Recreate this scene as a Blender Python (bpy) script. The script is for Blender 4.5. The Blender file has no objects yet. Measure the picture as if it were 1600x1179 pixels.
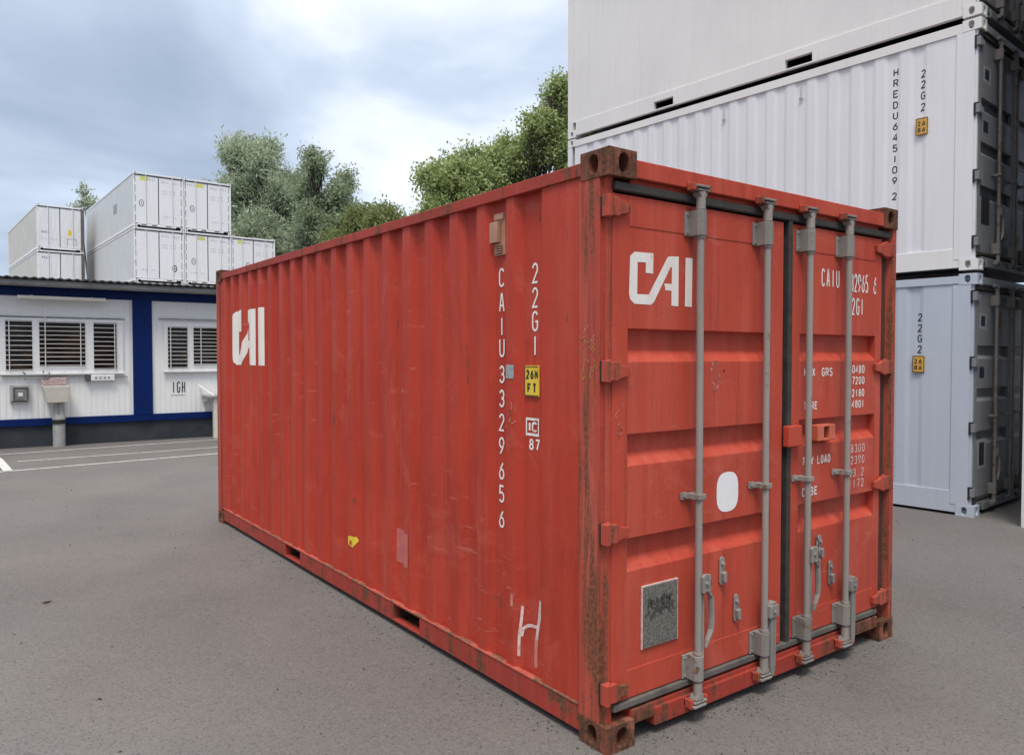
import bpy, bmesh, math, random
import numpy as np
from mathutils import Vector, Matrix
random.seed(7); rng = np.random.default_rng(7)
S = bpy.context.scene
COL = S.collection
rad = math.radians

# ------------------------------------------------------------------ camera, sky, sun, exposure
cam = bpy.data.cameras.new('camera'); cam.sensor_fit = 'HORIZONTAL'; cam.sensor_width = 36.0
cam.lens = 1196.06 / 1600 * 36; cam.clip_start = 0.05; cam.clip_end = 6000
co = bpy.data.objects.new('camera', cam); COL.objects.link(co); S.camera = co
YAW, PIT = 0.6346, -0.0268
fw = Vector((math.sin(YAW) * math.cos(PIT), math.cos(YAW) * math.cos(PIT), math.sin(PIT)))
rt = Vector((math.cos(YAW), -math.sin(YAW), 0)); up = rt.cross(fw)
mw = Matrix((rt, up, -fw)).transposed().to_4x4(); mw.translation = (-2.2427, -2.3602, 1.7072)
co.matrix_world = mw

SUN_EL, SUN_AZ = rad(64), rad(222)          # azimuth clockwise from +y
world = bpy.data.worlds.new('World'); S.world = world; world.use_nodes = True
nt = world.node_tree; nt.nodes.clear()
def wn(t, **k):
    n = nt.nodes.new(t)
    for a, v in k.items(): setattr(n, a, v)
    return n
def wmath(op, a, b=None, clamp=False):
    n = wn('ShaderNodeMath', operation=op, use_clamp=clamp)
    for i, q in enumerate((a, b)):
        if q is None: continue
        if isinstance(q, (int, float)): n.inputs[i].default_value = q
        else: nt.links.new(q, n.inputs[i])
    return n.outputs[0]
tc = wn('ShaderNodeTexCoord'); sx = wn('ShaderNodeSeparateXYZ'); nt.links.new(tc.outputs['Generated'], sx.inputs[0])
zc = wmath('ADD', wmath('MAXIMUM', sx.outputs[2], 0.0), 0.22)
cx = wn('ShaderNodeCombineXYZ'); nt.links.new(wmath('DIVIDE', sx.outputs[0], zc), cx.inputs[0]); nt.links.new(wmath('DIVIDE', sx.outputs[1], zc), cx.inputs[1])
n1 = wn('ShaderNodeTexNoise'); n1.inputs['Scale'].default_value = 1.15; n1.inputs['Detail'].default_value = 5; n1.inputs['Roughness'].default_value = .5; n1.inputs['Distortion'].default_value = .35
nt.links.new(cx.outputs[0], n1.inputs['Vector'])
# bright break in the cloud deck
lobe = Vector((0.49, 0.74, 0.46)).normalized()
dp = wn('ShaderNodeVectorMath', operation='DOT_PRODUCT'); nt.links.new(tc.outputs['Generated'], dp.inputs[0]); dp.inputs[1].default_value = lobe
glow = wn('ShaderNodeMapRange', interpolation_type='SMOOTHSTEP'); nt.links.new(dp.outputs['Value'], glow.inputs[0])
glow.inputs[1].default_value = .925; glow.inputs[2].default_value = 1.0
zen = wn('ShaderNodeMapRange', interpolation_type='SMOOTHSTEP'); nt.links.new(sx.outputs[2], zen.inputs[0]); zen.inputs[1].default_value = .30; zen.inputs[2].default_value = .90
cl = wn('ShaderNodeMapRange'); nt.links.new(n1.outputs[0], cl.inputs[0]); cl.inputs[1].default_value = .30; cl.inputs[2].default_value = .70
mixv = wmath('ADD', wmath('ADD', wmath('MULTIPLY', glow.outputs[0], .29), wmath('MULTIPLY', zen.outputs[0], .40)), wmath('ADD', wmath('MULTIPLY', cl.outputs[0], .42), .20))
ramp = wn('ShaderNodeValToRGB'); nt.links.new(mixv, ramp.inputs[0])
e = ramp.color_ramp.elements
e[0].position = .20; e[0].color = (.205, .255, .345, 1)
e[1].position = 1.0; e[1].color = (1.55, 1.52, 1.48, 1)
for ps, c in ((.38, (.295, .352, .45, 1)), (.52, (.42, .485, .59, 1)), (.66, (.68, .715, .77, 1)), (.82, (1.05, 1.04, 1.03, 1))):
    q = e.new(ps); q.color = c
sky = wn('ShaderNodeTexSky'); sky.sky_type = 'NISHITA'; sky.sun_disc = False; sky.sun_elevation = SUN_EL; sky.sun_rotation = SUN_AZ
scl = wn('ShaderNodeVectorMath', operation='SCALE'); nt.links.new(ramp.outputs[0], scl.inputs[0]); scl.inputs['Scale'].default_value = 9.3
mx = wn('ShaderNodeMix', data_type='RGBA'); mx.inputs[0].default_value = .93
nt.links.new(sky.outputs[0], mx.inputs[6]); nt.links.new(scl.outputs[0], mx.inputs[7])
bg = wn('ShaderNodeBackground'); bg.inputs[1].default_value = .1; nt.links.new(mx.outputs[2], bg.inputs[0])
wo = wn('ShaderNodeOutputWorld'); nt.links.new(bg.outputs[0], wo.inputs[0])

sl = bpy.data.lights.new('sun', 'SUN'); sl.energy = 1.5; sl.angle = rad(18); sl.color = (1, .95, .88)
so = bpy.data.objects.new('sun', sl); COL.objects.link(so)
sd = Vector((math.sin(SUN_AZ) * math.cos(SUN_EL), math.cos(SUN_AZ) * math.cos(SUN_EL), math.sin(SUN_EL)))
so.rotation_euler = sd.to_track_quat('Z', 'Y').to_euler(); so.location = (0, -5, 30)
V = S.view_settings
V.view_transform = 'Standard'; V.look = 'None'; V.exposure = 0.82; V.gamma = 1; V.use_curve_mapping = False

# ------------------------------------------------------------------ materials
def new_mat(name):
    m = bpy.data.materials.new(name); m.use_nodes = True
    t = m.node_tree; b = t.nodes['Principled BSDF']
    return m, t, b
class NB:
    """small node helper"""
    def __init__(s, t): s.t = t
    def n(s, ty, **k):
        x = s.t.nodes.new(ty)
        for a, v in k.items(): setattr(x, a, v)
        return x
    def l(s, a, b): s.t.links.new(a, b)
    def coord(s, scale=(1, 1, 1), kind='Object'):
        c = s.n('ShaderNodeTexCoord'); m = s.n('ShaderNodeMapping'); m.inputs['Scale'].default_value = scale
        s.l(c.outputs[kind], m.inputs[0]); return m.outputs[0]
    def noise(s, vec, scale, detail=4, rough=.55, dist=0):
        x = s.n('ShaderNodeTexNoise'); x.inputs['Scale'].default_value = scale; x.inputs['Detail'].default_value = detail
        x.inputs['Roughness'].default_value = rough; x.inputs['Distortion'].default_value = dist
        s.l(vec, x.inputs['Vector']); return x.outputs[0]
    def rng(s, v, a, b, c=0, d=1):
        x = s.n('ShaderNodeMapRange'); s.l(v, x.inputs[0])
        for i, q in enumerate((a, b, c, d)): x.inputs[i + 1].default_value = q
        return x.outputs[0]
    def math(s, op, a, b):
        x = s.n('ShaderNodeMath', operation=op)
        for i, q in enumerate((a, b)):
            if isinstance(q, (int, float)): x.inputs[i].default_value = q
            else: s.l(q, x.inputs[i])
        return x.outputs[0]
    def mix(s, f, a, b):
        x = s.n('ShaderNodeMix', data_type='RGBA')
        if isinstance(f, (int, float)): x.inputs[0].default_value = f
        else: s.l(f, x.inputs[0])
        for i, q in ((6, a), (7, b)):
            if isinstance(q, tuple): x.inputs[i].default_value = (*q, 1)
            else: s.l(q, x.inputs[i])
        return x.outputs[2]
    def bump(s, h, strength, dist, b):
        x = s.n('ShaderNodeBump'); x.inputs['Strength'].default_value = strength; x.inputs['Distance'].default_value = dist
        s.l(h, x.inputs['Height']); s.l(x.outputs[0], b.inputs['Normal'])

def paint(name, base, alt, worn, rust=(.10, .045, .022), rustamt=.0, rough=.5, streak=.35, bump=.15, rust_scale=5, rust_z=1.0, scuff=0, scuffc=(.5, .2, .15), grime=(.16, .13, .11), grimeamt=.0):
    m, t, b = new_mat(name); k = NB(t)
    o = k.coord()
    big = k.noise(o, 1.1, 5, .6)
    c = k.mix(k.rng(big, .35, .68), base, alt)
    st = k.noise(k.coord((9, 9, .55)), 1.3, 5, .6)
    c = k.mix(k.math('MULTIPLY', k.rng(st, .48, .78), streak), c, worn)
    st2 = k.noise(k.coord((26, 26, .9)), 1.0, 4, .6)
    c = k.mix(k.math('MULTIPLY', k.rng(st2, .55, .8), grimeamt), c, grime)
    fine = k.noise(o, 42, 4, .6)
    c = k.mix(k.math('MULTIPLY', k.rng(fine, .58, .78), .35), c, worn)
    if scuff > 0:
        sc = k.noise(k.coord((2.2, 2.2, 14)), 1.6, 6, .7, .4); gate = k.noise(o, .9, 3)
        c = k.mix(k.math('MULTIPLY', k.math('MULTIPLY', k.rng(sc, .60, .68), k.rng(gate, .48, .6)), scuff), c, scuffc)
        pt = k.noise(o, 2.3, 7, .72, .8)
        c = k.mix(k.math('MULTIPLY', k.rng(pt, .56, .62), scuff * .6), c, worn)
        dk_ = k.noise(k.coord((3.5, 3.5, .9)), 1.1, 7, .7, .5)
        c = k.mix(k.math('MULTIPLY', k.rng(dk_, .56, .70), scuff * .7), c, tuple(q * .62 for q in alt))
    if rustamt > 0:
        rn = k.noise(k.coord((1, 1, rust_z)), rust_scale, 8, .68, .3)
        rs = k.noise(k.coord((16, 16, 1.2)), 1.0, 6, .65)
        v = k.math('ADD', k.math('MULTIPLY', rn, .55), k.math('MULTIPLY', rs, .45))
        hi = .70 - .26 * rustamt
        f = k.rng(v, hi, hi + .07)
        rc = k.mix(k.rng(k.noise(o, 60, 4), .4, .65), rust, (rust[0] * 1.9, rust[1] * 1.7, rust[2] * 1.5))
        c = k.mix(f, c, rc)
        k.l(k.rng(f, 0, 1, rough, .85), b.inputs['Roughness'])
    else:
        k.l(k.rng(big, .3, .7, rough - .07, rough + .1), b.inputs['Roughness'])
    k.l(c, b.inputs['Base Color'])
    b.inputs['Specular IOR Level'].default_value = .22
    h = k.math('ADD', k.math('MULTIPLY', k.noise(o, 6, 3), .5), k.math('MULTIPLY', fine, .12))
    k.bump(h, bump, .02, b)
    return m
def simple(name, col, rough=.5, metal=0, var=.25, scale=12, bump=.0, alt=None):
    m, t, b = new_mat(name); k = NB(t); o = k.coord()
    n = k.noise(o, scale, 5, .6)
    a = alt or tuple(c * (1 - var) for c in col)
    k.l(k.mix(k.rng(n, .35, .68), col, a), b.inputs['Base Color'])
    k.l(k.rng(n, .3, .7, max(.05, rough - .08), min(1, rough + .1)), b.inputs['Roughness'])
    b.inputs['Metallic'].default_value = metal
    if bump: k.bump(n, bump, .01, b)
    return m

RED = paint('red_paint', (.440, .047, .025), (.375, .038, .022), (.475, .098, .066), rustamt=.40, rough=.55, streak=.5, bump=.22, grime=(.22, .035, .022), grimeamt=.4, scuff=.55)
RED_DOOR_LIT = paint('red_door_lit_paint', (.49, .069, .039), (.41, .056, .033), (.55, .128, .088), rustamt=.22, rough=.5, streak=.5, bump=.22, grime=(.22, .042, .028), grimeamt=.65, scuff=.5)  # brighter than the side red to imitate stronger light on the door end
RED_POST = paint('red_rusty_paint', (.44, .066, .042), (.36, .060, .038), (.50, .140, .095), rust=(.135, .050, .030), rustamt=.80, rough=.6, streak=.75, bump=.4, rust_scale=11, rust_z=.12, grime=(.10, .042, .028), grimeamt=1.0)
RED_RAIL = paint('red_rail_paint', (.36, .046, .030), (.29, .040, .027), (.42, .095, .07), rust=(.10, .045, .028), rustamt=.72, rough=.6, streak=.4, bump=.3)
RUST = paint('rusted_steel', (.24, .066, .042), (.15, .055, .036), (.38, .20, .14), rust=(.075, .036, .022), rustamt=1.0, rough=.75, streak=.8, bump=.6, rust_scale=9)
DARKRUST = simple('dark_rusty_channel', (.075, .030, .022), .75, 0, .4, 14, .2)
WHITE = paint('white_container_paint', (.70, .70, .72), (.66, .66, .68), (.74, .73, .72), rust=(.35, .26, .20), rustamt=.10, rough=.45, streak=.4, bump=.12, grime=(.54, .52, .49), grimeamt=.35)
WARM = paint('warm_white_paint', (.72, .71, .69), (.67, .66, .65), (.75, .74, .72), rust=(.35, .24, .17), rustamt=.10, rough=.45, streak=.4, bump=.08, grime=(.55, .51, .46), grimeamt=.4)
PALE = paint('pale_blue_grey_paint', (.45, .49, .56), (.42, .46, .53), (.52, .55, .60), rough=.5, streak=.35, bump=.12, grime=(.34, .36, .4), grimeamt=.12)
REEF = paint('reefer_white_paint', (.82, .82, .84), (.79, .79, .81), (.70, .68, .66), rust=(.16, .09, .06), rustamt=.12, rough=.4, streak=.35, bump=.06, grime=(.45, .42, .40), grimeamt=.3)
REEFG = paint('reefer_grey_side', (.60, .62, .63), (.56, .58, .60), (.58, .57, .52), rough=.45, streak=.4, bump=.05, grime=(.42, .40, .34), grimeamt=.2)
NAVY = paint('dark_navy_paint', (.018, .024, .036), (.014, .018, .028), (.04, .045, .055), rough=.55, streak=.4, bump=.12)
DKDOOR = paint('slate_door_end', (.21, .215, .228), (.165, .17, .182), (.26, .265, .275), rough=.5, streak=.4, bump=.12, grime=(.03, .03, .03), grimeamt=.4)
STEEL = paint('galvanised_steel', (.285, .262, .238), (.19, .175, .16), (.36, .33, .30), rust=(.12, .07, .045), rustamt=.55, rough=.6, streak=.4, bump=.35, rust_scale=17, grime=(.12, .10, .085), grimeamt=.7)
RODP = paint('lock_rod_paint', (.30, .265, .24), (.255, .228, .205), (.37, .31, .28), rust=(.13, .07, .045), rustamt=.40, rough=.6, streak=.6, bump=.2, rust_scale=11, grime=(.15, .12, .10), grimeamt=.8)
RUBBER = simple('rubber_gasket', (.026, .023, .021), .75, 0, .4, 20, .1, alt=(.05, .044, .038))
RUBGREY = simple('dusty_rubber_gasket', (.14, .125, .11), .8, 0, .4, 9, .1, alt=(.075, .066, .058))
BLACK = simple('black_gap', (.012, .012, .013), .8, 0, .2)
BLKPAINT = simple('black_lettering', (.02, .02, .022), .6)
WPAINT = paint('white_lettering', (.78, .75, .70), (.72, .68, .63), (.66, .50, .44), rust=(.46, .10, .07), rustamt=.42, rough=.6, streak=.45, bump=.05, rust_scale=24)
FADED = simple('faded_chalk', (.56, .24, .19), .8, 0, .3, 40, alt=(.47, .10, .07))
CHALK = simple('white_chalk', (.70, .58, .54), .8, 0, .2, 40, alt=(.55, .30, .26))
OCHRE = simple('yellow_chalk', (.42, .20, .05), .8, 0, .4, 40, alt=(.40, .09, .05))
YELLOW = simple('yellow_label', (.78, .55, .04), .5, 0, .15, 20)
AMBER = simple('amber_label', (.62, .36, .06), .5, 0, .2, 20)
LABY = simple('pale_yellow_label', (.72, .72, .18), .5, 0, .2, 20)
BLACKED = simple('label_edge', (.05, .03, .02), .6)
TAN = simple('tan_vent_plastic', (.42, .24, .15), .55, 0, .25, 14, alt=(.34, .17, .11))
SEAL = simple('silver_sticker', (.42, .47, .45), .35, .2, .4, 40)
PLATE = simple('worn_data_plate', (.20, .19, .165), .6, .1, .5, 90, .2, alt=(.07, .07, .06))
ORANGE = simple('orange_red_steel', (.58, .13, .07), .5, 0, .2, 16)
PATCHP = simple('faded_pink_patch', (.50, .13, .11), .7, 0, .2, 18)
GREYLAB = simple('grey_label', (.33, .34, .36), .5, 0, .3, 20)
FAINT = simple('faint_grey_print', (.45, .46, .50), .6)
CABW = paint('cabin_white', (.77, .765, .75), (.74, .735, .72), (.68, .67, .65), rough=.5, streak=.3, bump=.05, grime=(.5, .48, .46), grimeamt=.12)
CABB = simple('cabin_blue', (.0015, .016, .105), .45, 0, .2, 5)
CABB.node_tree.nodes['Principled BSDF'].inputs['Specular IOR Level'].default_value = .15
PLINTH = simple('dark_plinth', (.030, .036, .044), .8, 0, .3, 3, .1)
ROOFD = simple('dark_roof_sheet', (.030, .030, .032), .6, 0, .3, 6)
GUTTER = simple('zinc_gutter', (.26, .26, .25), .55, .15, .35, 4)
BARS = simple('grille_bar_paint', (.66, .65, .63), .5, 0, .1)
FRAMEW = simple('window_frame_white', (.76, .755, .75), .45, 0, .1)
CREAM = simple('cream_plastic', (.66, .62, .53), .45, 0, .12, 6)
PIPEG = simple('grey_pipe', (.36, .355, .34), .5, 0, .2, 8)
def glass_mat():
    m, t, b = new_mat('dark_window_glass'); k = NB(t)
    n = k.noise(k.coord((1, 1, 2.2)), 2.2, 4)
    k.l(k.mix(k.rng(n, .45, .65), (.010, .009, .009), (.045, .028, .018)), b.inputs['Base Color'])
    b.inputs['Roughness'].default_value = .12; b.inputs['Specular IOR Level'].default_value = .25
    return m
GLASS = glass_mat()
def tile_mat():
    m, t, b = new_mat('mosaic_tile'); k = NB(t)
    v = k.n('ShaderNodeTexVoronoi'); v.inputs['Scale'].default_value = 75; k.l(k.coord(), v.inputs[0])
    s = k.n('ShaderNodeSeparateColor'); k.l(v.outputs['Color'], s.inputs[0])
    k.l(k.mix(k.rng(s.outputs[0], .35, .5), (.33, .20, .19), (.50, .42, .40)), b.inputs['Base Color'])
    b.inputs['Roughness'].default_value = .35
    return m
TILE = tile_mat()
def asphalt():
    m, t, b = new_mat('old_asphalt'); k = NB(t); o = k.coord()
    big = k.noise(o, .16, 5, .6, .4); mid = k.noise(o, .9, 5, .62, .3); fine = k.noise(o, 55, 3, .7); grit = k.noise(o, 170, 2, .6)
    c = k.mix(k.rng(big, .36, .64), (0.1264, 0.1144, 0.108), (0.188, 0.1696, 0.1584))
    c = k.mix(k.math('MULTIPLY', k.rng(mid, .42, .7), .6), c, (0.116, 0.1056, 0.1008))
    tint = k.noise(o, .35, 3)
    c = k.mix(k.math('MULTIPLY', k.rng(tint, .45, .65), .35), c, (0.152, 0.1536, 0.1504))
    stain = k.noise(o, 1.7, 6, .7, .6)
    c = k.mix(k.math('MULTIPLY', k.rng(stain, .60, .70), .42), c, (.085, .08, .078))
    v = k.n('ShaderNodeTexVoronoi'); v.inputs['Scale'].default_value = 110; k.l(o, v.inputs[0])
    s = k.n('ShaderNodeSeparateColor'); k.l(v.outputs['Color'], s.inputs[0])
    c = k.mix(k.math('MULTIPLY', k.rng(s.outputs[0], .55, 1.0), .38), c, (0.216, 0.2, 0.192))
    c = k.mix(k.math('MULTIPLY', k.rng(s.outputs[1], .72, 1.0), .55), c, (.055, .052, .052))
    c = k.mix(k.math('MULTIPLY', k.rng(fine, .5, .75), .35), c, (.095, .09, .09))
    k.l(c, b.inputs['Base Color']); b.inputs['Roughness'].default_value = .85; b.inputs['Specular IOR Level'].default_value = .3
    h = k.math('ADD', k.math('MULTIPLY', fine, .5), k.math('MULTIPLY', grit, .5))
    h = k.math('ADD', h, k.math('MULTIPLY', v.outputs['Distance'], .6))
    k.bump(h, .55, .006, b)
    return m
ASPH = asphalt()
def line_mat():
    m, t, b = new_mat('worn_road_paint'); k = NB(t); o = k.coord()
    n = k.noise(o, 9, 6, .7)
    k.l(k.mix(k.rng(n, .5, .66), (.62, .61, .58), (.24, .23, .225)), b.inputs['Base Color']); b.inputs['Roughness'].default_value = .75
    return m
LINEM = line_mat()
def leaf_mat(name, a, b_, c_):
    m, t, b = new_mat(name); k = NB(t)
    g = k.n('ShaderNodeNewGeometry'); r = k.n('ShaderNodeValToRGB'); k.l(g.outputs['Random Per Island'], r.inputs[0])
    e = r.color_ramp.elements; e[0].color = (*a, 1); e[1].color = (*c_, 1); q = e.new(.5); q.color = (*b_, 1)
    k.l(r.outputs[0], b.inputs['Base Color']); b.inputs['Roughness'].default_value = .55; b.inputs['Specular IOR Level'].default_value = .3
    tr = k.n('ShaderNodeBsdfTranslucent'); k.l(r.outputs[0], tr.inputs[0])
    ms = k.n('ShaderNodeMixShader'); ms.inputs[0].default_value = .45
    k.l(b.outputs[0], ms.inputs[1]); k.l(tr.outputs[0], ms.inputs[2]); k.l(ms.outputs[0], t.nodes['Material Output'].inputs[0])
    return m
LF_WILLOW = leaf_mat('willow_leaf', (0.264, 0.327, 0.208), (0.391, 0.459, 0.315), (0.561, 0.612, 0.476))
LF_DARK = leaf_mat('dark_leaf', (0.200, 0.246, 0.153), (0.297, 0.357, 0.221), (0.459, 0.518, 0.357))
LF_BUSH = leaf_mat('olive_leaf', (0.151, 0.187, 0.068), (0.223, 0.263, 0.097), (0.317, 0.353, 0.151))
LF_RIGHT = leaf_mat('fresh_leaf', (0.200, 0.259, 0.098), (0.323, 0.395, 0.149), (0.561, 0.629, 0.315))
BARK = simple('bark', (.075, .06, .045), .9, 0, .4, 10, .4)

# ------------------------------------------------------------------ mesh helpers
class MB:
    def __init__(s): s.v = []; s.f = []
    def add(s, vs, fs):
        o = len(s.v); s.v += [tuple(q) for q in vs]; s.f += [tuple(i + o for i in f) for f in fs]; return s
    def box(s, x0, x1, y0, y1, z0, z1):
        return s.add([(x, y, z) for z in (z0, z1) for y in (y0, y1) for x in (x0, x1)],
                     [(0, 2, 3, 1), (4, 5, 7, 6), (0, 1, 5, 4), (2, 6, 7, 3), (0, 4, 6, 2), (1, 3, 7, 5)])
    def prism(s, pts, a, b, axis):
        """closed outline pts in the two other axes, extruded from a to b along axis"""
        def P(p, c): return {'x': (c, p[0], p[1]), 'y': (p[0], c, p[1]), 'z': (p[0], p[1], c)}[axis]
        n = len(pts)
        return s.add([P(p, a) for p in pts] + [P(p, b) for p in pts],
                     [tuple(range(n)), tuple(range(2 * n - 1, n - 1, -1))] + [(i, i + n, (i + 1) % n + n, (i + 1) % n) for i in range(n)])
    def tube(s, path, r, n=12, flat=1.0, caps=True):
        path = [Vector(p) for p in path]; rs = r if isinstance(r, (list, tuple)) else [r] * len(path)
        vs = []; prev = None
        for i, p in enumerate(path):
            d = (path[min(i + 1, len(path) - 1)] - path[max(i - 1, 0)]).normalized()
            a = prev or (Vector((0, 1, 0)) if abs(d.y) < .9 else Vector((1, 0, 0)))
            a = (a - d * a.dot(d)).normalized(); b = d.cross(a); prev = a
            vs += [p + a * math.cos(t) * rs[i] + b * math.sin(t) * rs[i] * flat for t in (2 * math.pi * j / n for j in range(n))]
        fs = [(i * n + j, i * n + (j + 1) % n, (i + 1) * n + (j + 1) % n, (i + 1) * n + j) for i in range(len(path) - 1) for j in range(n)]
        if caps: fs += [tuple(range(n - 1, -1, -1)), tuple((len(path) - 1) * n + j for j in range(n))]
        return s.add(vs, fs)
    def build(s, name, mat, parent=None, bevel=0, smooth=False, seg=2, fix=True):
        me = bpy.data.meshes.new(name); me.from_pydata(s.v, [], s.f); me.update()
        if fix:
            bm = bmesh.new(); bm.from_mesh(me); bmesh.ops.recalc_face_normals(bm, faces=bm.faces); bm.to_mesh(me); bm.free()
        me.materials.append(mat)
        if smooth: me.shade_smooth()
        o = bpy.data.objects.new(name, me); COL.objects.link(o)
        if parent: o.parent = parent
        if bevel:
            m = o.modifiers.new('bevel', 'BEVEL'); m.width = bevel; m.segments = seg; m.limit_method = 'ANGLE'; m.angle_limit = rad(40)
        if smooth and bevel == 0:
            pass
        return o
def box(name, mat, parent, *d, bevel=0): return MB().box(*d).build(name, mat, parent, bevel)
def sm(o, ang=40):
    """smooth shading that keeps hard edges"""
    me = o.data; me.shade_smooth()
    if hasattr(me, 'set_sharp_from_angle'): me.set_sharp_from_angle(angle=rad(ang))
    return o
def thing(name, label, cat, loc=(0, 0, 0), rz=0, group=None):
    o = bpy.data.objects.new(name, None); COL.objects.link(o); o.empty_display_size = .2
    o.location = loc; o.rotation_euler = (0, 0, rz); o['label'] = label; o['category'] = cat
    if group: o['group'] = group
    return o
def tag(o, label, cat, group=None):
    o['label'] = label; o['category'] = cat
    if group: o['group'] = group
    return o
def struct(o): o['kind'] = 'structure'; return o

# ---- stroke lettering
def arc(cx, cy, rx, ry, a0, a1, n=7): return [(cx + rx * math.cos(rad(a0 + (a1 - a0) * i / n)), cy + ry * math.sin(rad(a0 + (a1 - a0) * i / n))) for i in range(n + 1)]
G = {
 '0': [arc(.5, .72, .5, .28, 0, 180) + arc(.5, .28, .5, .28, 180, 360) + [(1, .72)]],
 'O': None, '1': [[(.5, 0), (.5, 1)]], 'I': [[(.5, 0), (.5, 1)]], '|': [[(.5, 0), (.5, 1)]],
 '2': [arc(.5, .72, .48, .28, 170, -20) + [(.02, .0), (1, 0)]],
 '3': [arc(.5, .74, .46, .26, 160, -75, 8) + [(.45, .52)], [(.45, .52)] + arc(.5, .27, .5, .27, 70, -160, 8)],
 '4': [[(.75, 0), (.75, 1), (0, .3), (1, .3)]],
 '5': [[(.92, 1), (.12, 1), (.08, .55)] + arc(.48, .3, .5, .3, 110, -150, 9)],
 '6': [[(.8, 1), (.3, .66)] + arc(.5, .3, .5, .3, 160, -200, 12)],
 '7': [[(0, 1), (1, 1), (.35, 0)]],
 '8': [arc(.5, .75, .42, .25, -90, 270, 12), arc(.5, .26, .5, .26, 90, 450, 12)],
 '9': [arc(.5, .7, .5, .3, 340, -20, 12) + [(.7, .34), (.2, 0)]],
 'A': [[(0, 0), (.42, 1), (.58, 1), (1, 0)], [(.15, .33), (.85, .33)]],
 'B': [[(0, 0), (0, 1), (.6, 1)] + arc(.6, .77, .34, .23, 80, -90, 6) + [(.05, .54)], [(.6, .54)] + arc(.62, .27, .38, .27, 80, -90, 6) + [(0, 0)]],
 'C': [arc(.5, .74, .5, .26, 20, 180) + arc(.5, .26, .5, .26, 180, 340)],
 'D': [[(0, 0), (0, 1), (.4, 1)] + arc(.4, .5, .6, .5, 80, -80, 8) + [(0, 0)]],
 'E': [[(1, 1), (0, 1), (0, 0), (1, 0)], [(0, .52), (.8, .52)]],
 'F': [[(1, 1), (0, 1), (0, 0)], [(0, .52), (.8, .52)]],
 'G': [arc(.5, .74, .5, .26, 20, 180) + arc(.5, .26, .5, .26, 180, 350) + [(1, .48), (.55, .48)]],
 'H': [[(0, 0), (0, 1)], [(1, 0), (1, 1)], [(0, .5), (1, .5)]],
 'K': [[(0, 0), (0, 1)], [(1, 1), (.05, .45)], [(.3, .6), (1, 0)]],
 'L': [[(0, 1), (0, 0), (1, 0)]],
 'M': [[(0, 0), (0, 1), (.5, .35), (1, 1), (1, 0)]],
 'N': [[(0, 0), (0, 1), (1, 0), (1, 1)]],
 'P': [[(0, 0), (0, 1), (.6, 1)] + arc(.6, .75, .4, .25, 80, -90, 6) + [(0, .5)]],
 'Q': None,
 'R': [[(0, 0), (0, 1), (.6, 1)] + arc(.6, .75, .4, .25, 80, -90, 6) + [(0, .5)], [(.5, .5), (1, 0)]],
 'S': [arc(.5, .75, .46, .25, 20, 230, 8) + arc(.5, .26, .48, .26, 60, -160, 8)],
 'T': [[(.5, 0), (.5, 1)], [(0, 1), (1, 1)]],
 'U': [[(0, 1), (0, .28)] + arc(.5, .28, .5, .28, 180, 360) + [(1, 1)]],
 'V': [[(0, 1), (.5, 0), (1, 1)]],
 'W': [[(0, 1), (.25, 0), (.5, .8), (.75, 0), (1, 1)]],
 'X': [[(0, 0), (1, 1)], [(0, 1), (1, 0)]],
 'Y': [[(0, 1), (.5, .5), (1, 1)], [(.5, .5), (.5, 0)]],
 '/': [[(.2, 0), (.8, 1)]], '.': [[(.4, 0), (.6, 0)]], '-': [[(.1, .5), (.9, .5)]],
}
G['O'] = G['0']; G['Q'] = G['0'] + [[(.6, .3), (1, 0)]]
def ribbon(path, w):
    """list of quads (u,v) along a polyline with mitred joints"""
    P = [Vector(p) for p in path]
    P = [p for i, p in enumerate(P) if i == 0 or (p - P[i - 1]).length > 1e-5]
    L = []; R = []
    for i, p in enumerate(P):
        a = (p - P[i - 1]).normalized() if i > 0 else None
        b = (P[i + 1] - p).normalized() if i < len(P) - 1 else None
        if a is None: d = b; k = 1
        elif b is None: d = a; k = 1
        else:
            d = (a + b); d = d.normalized() if d.length > 1e-4 else a
            k = 1 / max(.5, d.dot(a))
        n = Vector((-d.y, d.x)) * (w / 2 * k)
        q = p - a * 0 if a else p
        L.append(p + n); R.append(p - n)
    return [(L[i], R[i], R[i + 1], L[i + 1]) for i in range(len(P) - 1)]
def text_quads(txt, x, y, cw, ch, gap, w, vertical=False, pitch=None):
    """quads for a word with its first glyph's lower-left at (x,y)"""
    out = []; k = 0
    for c in txt:
        if c != ' ':
            for st in G[c]:
                out.append((k, [q for q in ribbon([(x + w / 2 + u * (cw - w), y + w / 2 + v * (ch - w)) for u, v in st], w)])); k += 1
        if vertical: y -= pitch
        else: x += cw + gap
    return out
def decal(name, strokes, place, mat, parent, lift=.0012):
    m = MB()
    for k, qs in strokes:
        for q in qs:
            m.add([place(p[0], p[1], lift + .00012 * (k % 5)) for p in q], [(0, 1, 2, 3)])
    return m.build(name, mat, parent, fix=False)
def poly_decal(name, polys, place, mat, parent, lift=.0012, cuts=()):
    """flat outlines in (u,v), cut at u=cuts and laid on a surface"""
    bm = bmesh.new()
    for k, p in enumerate(polys):
        vs = [bm.verts.new((q[0], q[1], lift + .0003 * k)) for q in p]; bm.faces.new(vs)
    for c in cuts:
        bmesh.ops.bisect_plane(bm, geom=bm.verts[:] + bm.edges[:] + bm.faces[:], plane_co=(c, 0, 0), plane_no=(1, 0, 0))
    bmesh.ops.triangulate(bm, faces=bm.faces[:])
    for v in bm.verts: v.co = place(v.co.x, v.co.y, v.co.z)
    me = bpy.data.meshes.new(name); bm.to_mesh(me); bm.free(); me.materials.append(mat)
    o = bpy.data.objects.new(name, me); COL.objects.link(o); o.parent = parent
    return o
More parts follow.
